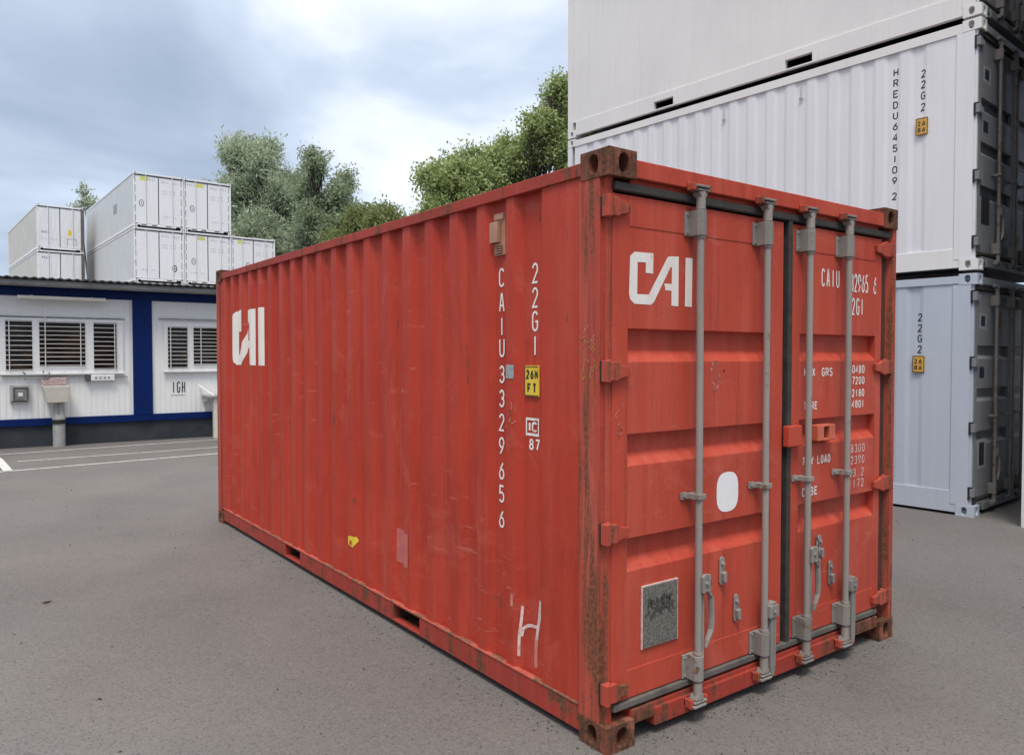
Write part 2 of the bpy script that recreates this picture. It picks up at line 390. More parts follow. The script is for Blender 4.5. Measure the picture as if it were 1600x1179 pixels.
def curve(pts, n=6):
    """Catmull-Rom curve through the points"""
    P = [Vector(p) for p in pts]; P = [P[0] * 2 - P[1]] + P + [P[-1] * 2 - P[-2]]; out = []
    for i in range(1, len(P) - 2):
        for k in range(n):
            t = k / n
            out.append(tuple(.5 * (2 * P[i] + (P[i + 1] - P[i - 1]) * t + (2 * P[i - 1] - 5 * P[i] + 4 * P[i + 1] - P[i + 2]) * t * t + (3 * P[i] - P[i - 1] - 3 * P[i + 1] + P[i + 2]) * t ** 3)))
    return out + [tuple(P[-2])]
def rect(u0, u1, v0, v1): return [(u0, v0), (u1, v0), (u1, v1), (u0, v1)]
def scrawl(u0, u1, v0, v1, n, w, seed, rows=3):
    """short broken hand-drawn strokes"""
    r = random.Random(seed); out = []
    for k in range(n):
        u = r.uniform(u0, u1); v = v0 + (v1 - v0) * ((k % rows + .5) / rows) + r.uniform(-.01, .01)
        p = [(u, v)]
        for j in range(3):
            p.append((p[-1][0] + r.uniform(-.012, .014), p[-1][1] + r.uniform(-.018, .018)))
        out.append((k, ribbon(curve(p, 4), w)))
    return out

# ------------------------------------------------------------------ container pieces
def ring_face(m, o, eu, ev, en, w, h, hu, hv, depth, n=20, power=2.6):
    """a w x h face at o spanned by eu,ev with an oval hole hu x hv sunk along -en"""
    o, eu, ev, en = map(Vector, (o, eu, ev, en)); c = o + eu * w / 2 + ev * h / 2
    angs = sorted([2 * math.pi * i / n for i in range(n)] + [math.atan2(sy * h, sx_ * w) % (2 * math.pi) for sx_ in (1, -1) for sy in (1, -1)])
    angs = [a for i, a in enumerate(angs) if i == 0 or a - angs[i - 1] > 1e-3]
    outer = []; inner = []
    for a in angs:
        ca, sa = math.cos(a), math.sin(a)
        k = min(w / 2 / abs(ca) if abs(ca) > 1e-6 else 9, h / 2 / abs(sa) if abs(sa) > 1e-6 else 9)
        outer.append(c + eu * ca * k + ev * sa * k)
        r = (abs(ca / (hu / 2)) ** power + abs(sa / (hv / 2)) ** power) ** (-1 / power)
        inner.append(c + eu * ca * r + ev * sa * r)
    N = len(angs); lip = [p - en * .006 + (c - p) * .06 for p in inner]; deep = [p - en * depth for p in lip]
    vs = outer + inner + lip + deep; fs = []
    for a, b in ((0, 1), (1, 2), (2, 3)):
        fs += [(a * N + i, a * N + (i + 1) % N, b * N + (i + 1) % N, b * N + i) for i in range(N)]
    fs.append(tuple(3 * N + i for i in range(N)))
    m.add(vs, fs)
def casting(W, L, H, cxs, cys, czs, mat, root, proud=.003, cut=.004):
    """corner casting; cxs/cys/czs = 0 or 1 for the corner"""
    lx, ly, lz = .162, .178, .118
    x0, x1 = (-proud, lx) if cxs == 0 else (W - lx, W + proud)
    y0, y1 = (-proud, ly) if cys == 0 else (L - ly, L + proud)
    z0, z1 = (0, lz) if czs == 0 else (H - lz, H)
    m = MB()
    w, l, h = x1 - x0, y1 - y0, z1 - z0
    # side face and end face with their holes, joined by a rounded vertical edge
    R_ = .013; xo, yo = (x0 if cxs == 0 else x1), (y0 if cys == 0 else y1); dx, dy = (1 if cxs == 0 else -1), (1 if cys == 0 else -1)
    ya, yb = (y0 + R_, y1) if cys == 0 else (y0, y1 - R_); xa, xb = (x0 + R_, x1) if cxs == 0 else (x0, x1 - R_)
    if cxs == 0: ring_face(m, (x0, yb, z0), (0, -1, 0), (0, 0, 1), (-1, 0, 0), l - R_, h, .060, .086, .07)
    else: ring_face(m, (x1, ya, z0), (0, 1, 0), (0, 0, 1), (1, 0, 0), l - R_, h, .060, .086, .07)
    if cys == 0: ring_face(m, (xa, y0, z0), (1, 0, 0), (0, 0, 1), (0, -1, 0), w - R_, h, .066, .088, .07)
    else: ring_face(m, (xb, y1, z0), (-1, 0, 0), (0, 0, 1), (0, 1, 0), w - R_, h, .066, .088, .07)
    arc_ = [(xo + dx * (R_ - R_ * math.cos(t)), yo + dy * (R_ - R_ * math.sin(t))) for t in (math.pi / 2 * q / 4 for q in range(5))]
    m.add([(a, b, z0) for a, b in arc_] + [(a, b, z1) for a, b in arc_], [(q, q + 1, q + 6, q + 5) for q in range(4)])
    zz = z1 if czs else z0
    ring_face(m, (x0, y0, zz), (1, 0, 0), (0, 1, 0), (0, 0, 1 if czs else -1), w, l, .06, .11, .05)
    xi = x1 if cxs == 0 else x0; yi = y1 if cys == 0 else y0; zi = z0 if czs else z1
    m.add([(xi, y0, z0), (xi, y1, z0), (xi, y1, z1), (xi, y0, z1)], [(0, 1, 2, 3)])
    m.add([(x0, yi, z0), (x1, yi, z0), (x1, yi, z1), (x0, yi, z1)], [(0, 1, 2, 3)])
    m.add([(x0, y0, zi), (x1, y0, zi), (x1, y1, zi), (x0, y1, zi)], [(0, 1, 2, 3)])
    return m.build('corner_casting', mat, root)
def interp(prof, y):
    for (a, xa), (b, xb) in zip(prof, prof[1:]):
        if a <= y <= b: return xa + (xb - xa) * (y - a) / (b - a)
    return prof[0][1] if y < prof[0][0] else prof[-1][1]
def corr_profile(y0, y1, out=.012, dep=.036, pitch=.278, first=None):
    p = [(y0, out)]; y = first if first is not None else y0 + .30
    while y + .2 < y1:
        p += [(y, out), (y + .045, out + dep), (y + .14, out + dep), (y + .187, out)]; y += pitch
    p.append((y1, out)); return p
def sheet(prof, z0, z1, rows, place, jit=0, dents=()):
    m = MB(); n = len(prof); vs = []
    for r in range(rows + 1):
        z = z0 + (z1 - z0) * r / rows
        for (y, x) in prof:
            vs.append(place(y, x + (random.uniform(-jit, jit) if 0 < r < rows else 0) + sum(a * math.exp(-((y - p) / q) ** 2 - ((z - w_) / q) ** 2) for p, w_, q, a in dents), z))
    m.add(vs, [(r * n + i, r * n + i + 1, (r + 1) * n + i + 1, (r + 1) * n + i) for r in range(rows) for i in range(n - 1)])
    return m
def rail(x0, x1, y0, y1, z0, z1, pockets, pz0, pz1, inward):
    m = MB(); y = y0
    for a, b in pockets:
        m.box(x0, x1, y, a, z0, z1)
        if z1 > pz1 + .002: m.box(x0, x1, a, b, pz1, z1)
        if pz0 > z0 + .002: m.box(x0, x1, a, b, z0, pz0)
        y = b
    m.box(x0, x1, y, y1, z0, z1)
    return m
BOLT = None
W_REACH = 2.384
def make_door(root, x0, x1, z0, z1, side, M, rods, grooves, gx, detail, yf=.030, hinges=None, catches=()):
    """side=-1 hinged at x0, +1 hinged at x1.  yf = y of the outer panel face"""
    m = MB(); sw0 = gx[0] - x0; sw1 = x1 - gx[1]
    d = MB()
    d.box(x0, gx[0], yf - .002, yf + .06, z0, z1); d.box(gx[1], x1, yf - .002, yf + .06, z0, z1)
    # horizontally grooved panel
    pr = [(z0, yf)]
    for (zt, zb) in sorted(grooves, key=lambda q: q[1]):
        pr += [(zb - .014, yf), (zb + .036, yf + .044), (zt - .004, yf + .044), (zt, yf)]
    pr.append((z1, yf))
    v = []; f = []
    for (z, y) in pr: v += [(gx[0], y, z), (gx[1], y, z)]
    for i in range(len(pr) - 1): f.append((2 * i, 2 * i + 1, 2 * i + 3, 2 * i + 2))
    d.add(v, f)
    if detail >= 2:      # welded edge strips across the top and bottom
        d.box(gx[0] + .004, gx[1] - .004, yf - .003, yf + .02, z1 - .135, z1 - .001)
        d.box(gx[0] + .004, gx[1] - .004, yf - .0025, yf + .02, z0 + .001, z0 + .128)
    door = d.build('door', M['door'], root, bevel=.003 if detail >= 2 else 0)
    hx = x0 if side < 0 else x1
    for hz in (hinges or []):
        s = -side; ext = -.045 if side < 0 else -(W_REACH - x1)
        P = [(ext, .040), (.010, .042), (.035, .026), (.085, .020), (.085, -.022), (.035, -.030), (.010, -.042), (ext, -.040)]
        h = MB().prism([(hx + s * a, hz + b) for a, b in P], yf - .026, yf - .004, 'y')
        h.tube([(hx - s * .030, yf - .010, hz - .05), (hx - s * .030, yf - .010, hz + .05)], .014, 10)
        h.build('hinge', M['hinge'], door, bevel=.004 if detail >= 2 else 0)
    ry = yf - .055
    for i, rx in enumerate(rods):
        r = MB().tube([(rx, ry, z0 - .10), (rx, ry, z1 + .05)], .0172, 14)
        if detail >= 1:
            r.tube([(rx, ry, z1 - .025), (rx, ry, z1 + .055)], .0225, 12); r.tube([(rx, ry, z0 - .085), (rx, ry, z0 - .012)], .0215, 12)
            for zz in (z1 - .15, z0 + .125): r.tube([(rx, ry, zz - .006), (rx, ry, zz + .006)], .022, 12)
        rod = sm(r.build('lock_rod', M['rod'], door))
        if detail >= 1:
            for zz, sg in ((z1 + .062, 1), (z0 - .098, -1)):
                c = MB().box(rx - .04, rx + .045, ry - .020, ry + .030, zz - .005, zz + .005)
                c.prism([(rx - .030, zz - .010 * sg), (rx + .026, zz - .010 * sg), (rx + .020, zz - .032 * sg), (rx - .018, zz - .032 * sg)], ry - .018, ry + .026, 'y')
                if detail >= 2: c.box(rx - .050, rx + .035, ry - .026, ry + .020, zz + sg * .016 - .005, zz + sg * .016 + .005)
                c.build('rod_cam', M['steel'], door, bevel=.002)
            for zz in (z1 - .087, z0 + .058):
                b = MB().box(rx - .056, rx - .022, yf - .012, yf - .003, zz - .056, zz + .056)
                b.prism([(rx - .030, yf - .003), (rx - .030, ry - .006), (rx - .020, ry - .021), (rx - .006, ry - .026), (rx + .010, ry - .025), (rx + .022, ry - .016), (rx + .026, ry - .002), (rx + .026, yf - .003)], zz - .058, zz + .058, 'z')
                if detail >= 2:
                    for bz in (-.042, .042): b.tube([(rx - .042, yf - .018, zz + bz), (rx - .042, yf - .010, zz + bz)], .006, 8)
                b.build('rod_bearing', M['steel'], door, bevel=.004)
            zz = z0 + .86
            g = MB().box(rx - .072, rx - .030, yf - .012, yf - .003, zz - .016, zz + .018)
            g.prism([(rx - .075, yf - .004), (rx - .032, yf - .018), (rx - .024, ry - .022), (rx + .024, ry - .024), (rx + .026, ry + .020), (rx + .020, yf - .003)], zz - .013, zz + .013, 'z')
            if detail >= 2: g.tube([(rx - .054, yf - .020, zz), (rx - .054, yf - .010, zz)], .007, 8)
            g.build('rod_guide', M['steel'], door, bevel=.003)
            # handles: a hanging lever on one rod, a shrouded lever on the other
            if i == 0:
                zh = z0 + .455
                h = MB().prism([(rx - .006, zh - .040), (rx + .052, zh - .034), (rx + .058, zh + .010), (rx + .046, zh + .042), (rx + .010, zh + .046), (rx - .006, zh + .034)], ry - .034, ry - .018, 'y')
                h.box(rx + .048, rx + .056, ry - .034, ry + .018, zh - .034, zh + .022)
                h.tube([(rx + .018, ry - .042, zh + .004), (rx + .018, ry - .030, zh + .004)], .009, 10)
                P = [(.030, -.03), (.058, -.07), (.064, -.16), (.060, -.22), (.034, -.265), (.024, -.30)]
                h.tube([(rx + a, ry - .026, zh + b) for a, b in P], [.014, .017, .017, .016, .013, .008], 10, .55)
                h.box(rx + .016, rx + .030, ry - .012, ry + .000, zh - .36, zh - .05)
                h.build('handle', M['steel'], door, bevel=.002)
            else:
                zh = z0 + .235
                h = MB().box(rx + .004, rx + .074, ry - .034, ry + .012, zh - .045, zh + .020)
                h.prism([(rx + .020, zh + .020), (rx + .066, zh + .020), (rx + .058, zh + .034), (rx + .030, zh + .034)], ry - .030, ry + .008, 'y')
                h.prism([(rx + .022, zh - .046), (rx + .068, zh - .046), (rx + .064, zh - .30), (rx + .052, zh - .345), (rx + .034, zh - .345), (rx + .028, zh - .30)], ry - .026, ry + .004, 'y')
                h.tube([(rx + .040, ry - .042, zh - .014), (rx + .040, ry - .032, zh - .014)], .009, 10)
                h.build('handle_shroud', M['steel'], door, bevel=.004)
    for (kx, kz) in catches:
        c = MB().prism([(kx + .018 * math.cos(t) * 1.0, kz + (.052 if math.sin(t) > 0 else -.052) + .018 * math.sin(t)) for t in (math.pi * 2 * (j + .5) / 12 for j in range(12))], yf - .011, yf - .003, 'y')
        c.tube([(kx - .002, yf - .024, kz + .035), (kx - .002, yf - .010, kz + .035)], .010, 10)
        c.prism([(kx - .012, kz - .008), (kx + .012, kz - .002), (kx + .014, kz - .05), (kx + .004, kz - .058), (kx - .008, kz - .05)], yf - .030, yf - .011, 'y')
        c.build('handle_catch', M['steel'], door, bevel=.002)
    return door

def container(label, loc, rz, L, W, H, M, group=None, side='corr', prof=None, detail=1, pockets=(), pz=(.05, .14),
              rail_z=(.035, .15), toprail=(.048, .10), doors=True, doorspec=None, rails_proud=.0, hooks=False, post=.19, smooth_door=False, dents=()):
    r = thing('shipping_container', label, 'shipping container', loc, rz, group)
    prof = prof or corr_profile(post, L - .15, .012, .015)
    zb, zt = rail_z[1], H - toprail[1]
    bev = .004 if detail >= 2 else .003
    # long side panels
    if side == 'corr':
        sheet(prof, zb - .01, zt + .01, 18 if detail >= 2 else 4, lambda y, x, z: (x, y, z), .0010, dents).build('side_panel', M['body'], r)
        sheet(prof, zb - .01, zt + .01, 1, lambda y, x, z: (W - x, y, z)).build('side_panel', M['body'], r)
    else:
        sheet([(post, .022), (L * .3, .022), (L * .6, .022), (L - .1, .022)], zb - .01, zt + .01, 2, lambda y, x, z: (x, y, z), .002).build('side_panel', M['body'], r)
        sheet([(post, .022), (L - .1, .022)], zb - .01, zt + .01, 1, lambda y, x, z: (W - x, y, z)).build('side_panel', M['body'], r)
    # roof, front wall, floor
    rp = [(y, H - .035 - .0 - (.012 if i % 4 in (1, 2) else 0)) for i, y in enumerate(np.arange(.05, L - .02, .10))]
    sheet([(y, z) for y, z in rp], .04, W - .04, 1, lambda y, z, x: (x, y, z)).build('roof', M['body'], r)
    fp = corr_profile(.06, W - .06, .03, .03, .25, .2)
    sheet(fp, zb, zt + .03, 1, lambda x, d, z: (x, L - d, z)).build('front_wall', M['body'], r)
    box('floor', M['dark'], r, .06, W - .06, .06, L - .06, zb - .012, zb + .03)
    # rails
    rail(.004 - rails_proud, .06, .178, L - .178, rail_z[0], rail_z[1], pockets, pz[0], pz[1], 1).build('bottom_rail', M['rail'], r, bev)
    rail(W - .06, W - .004 + rails_proud, .178, L - .178, rail_z[0], rail_z[1], pockets, pz[0], pz[1], 1).build('bottom_rail', M['rail'], r, bev)
    for a, b in pockets:
        t = MB().box(.061, W - .061, a - .008, a - .002, rail_z[0], zb - .014).box(.061, W - .061, b + .002, b + .008, rail_z[0], zb - .014)
        t.box(.05, W - .05, a - .008, b + .008, rail_z[0] - .004, rail_z[0] - .0005)
        t.build('fork_pocket', M['dark'], r)
    for xs in ((.0, .062), (W - .062, W)):
        box('top_rail', M['rail'], r, *xs, .178, L - .178, H - toprail[1], H - toprail[0] + .012, bevel=bev)
    box('front_sill', M['rail'], r, .16, W - .16, L - .06, L - .004, rail_z[0], .15)
    box('front_header', M['rail'], r, .16, W - .16, L - .06, L - .004, H - .12, H - .03)
    # corner posts: the two at the doors have the notched hinge channel
    zp0, zp1 = .116, H - .116
    for mx_ in (0, 1):
        P = [(0, .058), (.020, .058), (.020, .034), (.058, .034), (.058, post), (0, post)]
        if mx_: P = [(W, .006), (W, post), (W - .056, post), (W - .056, .062), (W - .040, .006)][::-1]
        MB().prism(P, zp0, zp1, 'z').build('corner_post', M['post'], r, bev)
        x = (0, .09) if mx_ == 0 else (W - .09, W)
        box('corner_post', M['post'], r, *x, L - .10, L, zp0, zp1, bevel=bev)
    for a in (0, 1):
        for b in (0, 1):
            for c in (0, 1): casting(W, L, H, a, b, c, M['casting'], r)
    # door end
    hd = MB().box(.159, W - .159, .0, .085, H - .112, H - .034); hd.box(.159, W - .159, .035, .085, H - .145, H - .11)
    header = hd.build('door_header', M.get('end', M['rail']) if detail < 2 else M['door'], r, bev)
    sill = MB().box(.159, W - .159, .018, .10, .085, .150)
    sill.box(.30, W - .42, .004, .09, .045, .128)
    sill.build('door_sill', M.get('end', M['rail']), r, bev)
    if doors:
        hz = [H - .245, H - .945, H - 1.643, H - 2.335]
        if H > 2.7: hz = [H - .25, H - 1.0, H - 1.75, .27]
        z0, z1 = .200, H - .183
        sp = doorspec or dict(l=(.050, 1.275, .142, 1.175), r=(1.345, 2.262, 1.428, 2.200), rl=(.555, 1.062), rr=(1.433, 1.812))
        gz = [(1.83, 1.70), (1.368, 1.243), (.909, .778)] if not smooth_door else []
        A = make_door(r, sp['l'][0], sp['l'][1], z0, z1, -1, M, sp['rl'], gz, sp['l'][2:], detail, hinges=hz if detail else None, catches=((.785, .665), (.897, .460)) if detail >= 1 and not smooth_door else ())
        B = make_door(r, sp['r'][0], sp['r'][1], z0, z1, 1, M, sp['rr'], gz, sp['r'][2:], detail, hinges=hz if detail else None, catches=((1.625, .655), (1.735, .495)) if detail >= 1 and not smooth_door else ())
        box('top_gasket', M['gasket'], r, .05, W - .05, .012, .05, z1 + .010, z1 + .048, bevel=.006)
        box('bottom_gasket', M['gasket2'], r, .055, W - .16, .014, .05, z0 - .036, z0 - .004, bevel=.006)
        ca, cb = sp['l'][1], sp['r'][0]
        box('centre_gasket', M['gasket'], r, ca + .032, cb - .002, .016, .06, z0 - .03, z1 + .045, bevel=.006)
        box('door_gap', M['black'], r, ca - .002, ca + .03, .052, .07, z0 - .03, z1 + .02)
        box('door_jamb', M['jamb'], r, sp['r'][1] + .004, W - .056, .045, .10, z0 - .02, z1 + .02)
        for mx_ in (0, 1):
            for z in (hz if mx_ == 0 else ()):
                x = (-.004, .019) if mx_ == 0 else (W - .019, W + .004)
                lug = MB().box(*x, -.001, .040, z - .046, z + .046)
                lug.build('hinge_lug', M['hinge'], r, .003)
                if detail >= 2: box('hinge_slot', BLACK, r, .003, .019, .0405, .056, z - .044, z + .044)  # black block fills the open recess to imitate its shade
                if hooks:
                    q = MB().box(-.003, .004, .040, .060, z - .075, z + .06); q.box(-.0035, .004, .010, .052, z + .046, z + .062)
                    q.build('hinge_slot', M['black'], r)
        for rx in (*sp['rl'], *sp['rr']):
            if detail >= 1:
                k = MB().box(rx - .065, rx - .042, -.040, .002, z1 + .058, z1 + .092); k.box(rx + .042, rx + .060, -.040, .002, z1 + .058, z1 + .092)
                k.box(rx - .065, rx + .060, -.006, .003, z1 + .066, z1 + .100)
                k.build('cam_keeper', M['keeper'], r, .003)
                k = MB().box(rx - .060, rx - .040, -.036, .010, z0 - .122, z0 - .080); k.box(rx + .042, rx + .060, -.036, .010, z0 - .122, z0 - .080); k.box(rx - .060, rx + .060, -.004, .012, z0 - .118, z0 - .084)
                k.build('cam_keeper', M['keeper'], r, .003)
        return r, A, B
    return r, None, None

# ------------------------------------------------------------------ ground
g = MB(); g.add([(-900, -900, 0), (900, -900, 0), (900, 900, 0), (-900, 900, 0)], [(0, 1, 2, 3)])
struct(g.build('ground', ASPH))
def marking(pts, w, z=.004):
    m = MB(); qs = ribbon(pts, w)
    for q in qs: m.add([(p[0], p[1], z) for p in q], [(3, 2, 1, 0)])
    return struct(m.build('road_marking', LINEM))
marking([(-6.0, 13.45), (-1.54, 13.68), (2.19, 13.96), (7.5, 14.25)], .06)
marking([(-1.36, 12.46), (1.81, 12.57), (7.0, 12.8)], .055)
marking([(-1.70, 11.27), (1.54, 11.58), (6.5, 12.0)], .065)
marking([(-1.55, 11.33), (-1.60, 12.9), (-1.66, 13.62)], .12, .008)

# ------------------------------------------------------------------ the red container
LIPM = paint('worn_lip_paint', (.46, .10, .07), (.38, .07, .05), (.50, .20, .15), rust=(.13, .07, .045), rustamt=.85, rough=.65, streak=.6, bump=.3, rust_scale=4)
MR = dict(body=RED, rail=RED_RAIL, post=RED_POST, casting=RUST, door=RED_DOOR_LIT, hinge=RED_POST, rod=RODP, steel=STEEL, gasket=RUBBER, gasket2=RUBGREY, dark=DARKRUST, black=BLACK, jamb=DARKRUST, keeper=RED_POST)
RW, RL, RH = 2.39, 5.85, 2.591
E = [.466, .753] + [1.015 + .2735 * i for i in range(17)]
prof = [(.185, .012)]
for i, y in enumerate(E):
    inn = .045
    wid = .135 if i == 0 else .095
    prof += [(y, .012), (y + inn, .048), (y + inn + wid, .048), (y + inn + wid + .047, .012)]
prof = [p for p in prof if p[0] < RL - .12] + [(RL - .09, .012)]
redc, DL, DR = container('red shipping container with grey lock rods standing alone on the asphalt', (0, 0, 0), 0, RL, RW, RH, MR, prof=prof, detail=2,
                         pockets=((1.63, 1.965), (3.565, 3.895)), pz=(.052, .142), rail_z=(.036, .152), toprail=(.048, .095),
                         dents=((2.3, .75, .35, .016), (1.45, .55, .28, .012), (3.4, 1.5, .4, .012), (4.3, .6, .35, .014), (2.9, 2.0, .35, .010), (1.2, 1.75, .3, .009), (5.0, 1.25, .3, .012)))
box('sill_end_plate', RUST, redc, .165, .300, .010, .09, .088, .152, bevel=.003); box('sill_end_plate', RUST, redc, 1.97, 2.225, .010, .09, .088, .154, bevel=.003)
# lip of the side sheet over the bottom rail
box('panel_lip', LIPM, redc, .0, .03, .19, RL - .17, .152, .160, bevel=.002)
DENTS = ((2.3, .75, .35, .016), (1.45, .55, .28, .012), (3.4, 1.5, .4, .012), (4.3, .6, .35, .014), (2.9, 2.0, .35, .010), (1.2, 1.75, .3, .009), (5.0, 1.25, .3, .012))
def onside(u, v, off): return (interp(prof, -u) + sum(a * math.exp(-((-u - p) / q) ** 2 - ((v - w_) / q) ** 2) for p, w_, q, a in DENTS) - off - .0012, -u, v)      # u = -y so words read left to right
def onfront(u, v, off): return (u, .030 - off, v)
cuts = [-y for y, x in prof]
# "CAI" emblem outline traced as proportions (0..1)
raw_ca = [(300, 140), (580, 155), (575, 460), (465, 450), (468, 295), (345, 292), (340, 768), (512, 775), (800, 203), (848, 190), (975, 192), (972, 955), (862, 945), (862, 715), (768, 710), (748, 606), (866, 612), (866, 360), (848, 352), (590, 890), (545, 930), (300, 912), (238, 845), (222, 760), (235, 205)]
raw_i = [(1085, 205), (1198, 210), (1190, 968), (1078, 958)]
def norm(p):
    x, y = p; t = 140 + (x - 300) * .0774; b = 912 + (x - 300) * .063
    return ((x - 222) / 976, (b - y) / (b - t))
def emblem(u0, u1, v0, v1):
    return [[(u0 + a * (u1 - u0), v0 + b * (v1 - v0)) for a, b in map(norm, q)] for q in (raw_ca, raw_i)]
e1 = emblem(-5.34, -4.535, 1.63, 2.15)[0]; poly_decal('emblem', [e1, rect(-4.556, -4.455, 1.63, 2.15)], onside, WPAINT, redc, cuts=cuts)
poly_decal('emblem', emblem(.149, .562, 1.940, 2.167), onfront, WPAINT, DL)
# side number column and size code
def col(txt, ytop, zs, cw, ch, w, mat=WPAINT, y=.0):
    for c, z in zip(txt, zs):
        decal('lettering', text_quads(c, -y - cw / 2, z, cw, ch, 0, w), onside, mat, redc)
col('CAIU', 0, [2.064, 1.936, 1.815, 1.705], .048, .098, .0105, y=.838)
col('3329656', 0, [1.572 , 1.448, 1.325, 1.204, 1.075, .956, .826], .048, .092, .0105, y=.838)
col('22G1', 0, [2.062, 1.944, 1.830, 1.712], .048, .100, .0105, y=.560)
# yellow tank label, IC mark, sticker
lab = MB().box(.0395, .0478, .524, .634, 1.515, 1.665); lab.build('height_label', YELLOW, redc, .002)
def onlab(u, v, off): return (.0390 - off, -u, v)
decal('lettering', text_quads('26M', -.622, 1.60, .026, .046, .008, .009), onlab, BLKPAINT, redc)
decal('lettering', text_quads('FT', -.612, 1.532, .030, .048, .012, .010), onlab, BLKPAINT, redc)
poly_decal('label_edge', [rect(-.6345, -.630, 1.517, 1.663), rect(-.630, -.526, 1.517, 1.522), rect(-.630, -.526, 1.658, 1.663)], onlab, BLACKED, redc)
poly_decal('approval_mark', [rect(-.632, -.528, 1.322, 1.335), rect(-.632, -.528, 1.398, 1.410), rect(-.632, -.622, 1.335, 1.398), rect(-.536, -.528, 1.335, 1.398)], onside, WPAINT, redc)
decal('lettering', text_quads('I', -.617, 1.341, .030, .052, 0, .014), onside, WPAINT, redc)
decal('lettering', text_quads('C', -.585, 1.341, .042, .052, 0, .012), onside, WPAINT, redc)
decal('lettering', text_quads('87', -.606, 1.253, .036, .056, .012, .010), onside, WPAINT, redc)
poly_decal('sticker', [rect(-.752, -.690, 1.600, 1.668)], onside, SEAL, redc, cuts=cuts)
# ventilator
v = MB().box(.036, .0478, .795, .885, 2.225, 2.440); v.box(.012, .036, .830, .900, 2.290, 2.395); v.box(.026, .0365, .800, .880, 2.405, 2.436)
for k in range(4): v.box(.022, .037, .812, .874, 2.236 + .012 * k, 2.241 + .012 * k)
v.build('side_vent', TAN, redc, .003)
# stickers, patch, chalk marks low on the side
poly_decal('yellow_sticker', [[(-2.66, .39), (-2.58, .375), (-2.535, .43), (-2.55, .455), (-2.62, .452), (-2.66, .445)]], onside, YELLOW, redc, cuts=cuts)
poly_decal('sticker_tear', [[(-2.635, .395), (-2.595, .39), (-2.60, .418), (-2.63, .42)]], onside, RED, redc, lift=.0022, cuts=cuts)
poly_decal('paint_patch', [rect(-1.985, -1.785, .405, .618)], onside, PATCHP, redc, cuts=cuts)
poly_decal('dent_mark', [[(-1.87 + .035 * math.cos(t), .47 + .03 * math.sin(t)) for t in np.arange(0, 6.2, .5)]], onside, RED_POST, redc, lift=.002, cuts=cuts)
H_ = [(0, ribbon(curve([(-.652, .470), (-.657, .40), (-.666, .31), (-.668, .215)]), .012)), (1, ribbon(curve([(-.660, .318), (-.645, .358), (-.60, .385), (-.545, .392), (-.522, .405)]), .017)), (2, ribbon(curve([(-.512, .530), (-.522, .45), (-.538, .37), (-.545, .33)]), .021))]
decal('chalk_mark', H_, onside, CHALK, redc)
decal('chalk_smear', [(0, ribbon(curve([(-.545, .33), (-.552, .27), (-.549, .19)]), .026))], onside, FADED, redc)
decal('chalk_smear', [(1, ribbon([(-.70, .52), (-.705, .46)], .02))], onside, FADED, redc)
decal('chalk_dots', scrawl(-.76, -.70, 1.36, 1.50, 5, .006, 4, 4), onside, FADED, redc)
def onpost(u, v, off): return (-.0002 - off, -u, v)
decal('yellow_chalk_marks', scrawl(-.185, -.075, 1.60, 1.80, 16, .006, 5, 4), onpost, OCHRE, redc)
decal('white_chalk_marks', scrawl(-.16, -.08, 1.75, 1.85, 5, .005, 6, 2), onpost, FADED, redc)
# -- left door marks
poly_decal('white_oval', [[(.832 + .083 * math.copysign(abs(math.cos(t)) ** .8, math.cos(t)), 1.046 + .098 * math.copysign(abs(math.sin(t)) ** .62, math.sin(t))) for t in np.arange(0, 2 * math.pi, .16)]], onfront, simple('white_oval_paint', (.80, .79, .80), .5, 0, .05), DL)
pl = MB().box(.236, .464, .020, .0292, .402, .680); pl.build('data_plate', PLATE, DL, .002)
e_ = MB().box(.231, .236, .022, .029, .400, .685).box(.464, .468, .022, .029, .400, .685).box(.236, .464, .022, .029, .680, .685)
decal('plate_smudge', scrawl(.262, .440, .545, .625, 60, .0045, 31, 3), lambda u, v, o: (u, .0188 - o, v), simple('smudged_print', (.075, .07, .06), .7), DL)['kind'] = 'stuff'
e_.build('plate_edge', CHALK, DL)
decal('chalk_marks', scrawl(.705, .80, 1.555, 1.69, 9, .007, 12, 4), onfront, FADED, DL)['kind'] = 'stuff'
decal('chalk_marks', scrawl(.075, .115, 1.36, 1.50, 6, .005, 13, 4), lambda u, v, o: (u, .0275 - o, v), FADED, DL)['kind'] = 'stuff'
# -- right door lettering
W2 = .0095
decal('lettering', text_quads('CAIU', 1.628, 2.094, .034, .100, .014, W2), onfront, WPAINT, DR)
decal('lettering', text_quads('332965', 1.880, 2.080, .033, .106, .007, W2), onfront, WPAINT, DR)
decal('lettering', text_quads('6', 2.170, 2.078, .040, .106, 0, W2), onfront, WPAINT, DR)
decal('lettering', text_quads('22G1', 1.892, 1.948, .034, .100, .012, W2), onfront, WPAINT, DR)
for t, u, v, cw, ch in (('MAX', 1.470, 1.600, .030, .048), ('GRS', 1.640, 1.600, .030, .048), ('30480', 1.915, 1.612, .027, .048), ('67200', 1.915, 1.548, .027, .046),
                        ('TARE', 1.472, 1.420, .026, .044), ('02180', 1.915, 1.476, .027, .046), ('04801', 1.915, 1.412, .027, .046),
                        ('PAY', 1.468, 1.118, .028, .046), ('LOAD', 1.605, 1.118, .026, .048)):
    decal('lettering', text_quads(t, u, v, cw, ch, .008, .0075), onfront, WPAINT, DR)
for t, u, v in (('28300', 1.905, 1.152), ('62390', 1.905, 1.085)):
    decal('lettering', text_quads(t, u, v, .028, .050, .012, .0065), onfront, CHALK, DR)
for t, u, v in (('33.2', 1.925, 1.012), ('1172', 1.925, .948)):
    decal('lettering', text_quads(t, u, v, .030, .050, .014, .0065), onfront, CHALK, DR)
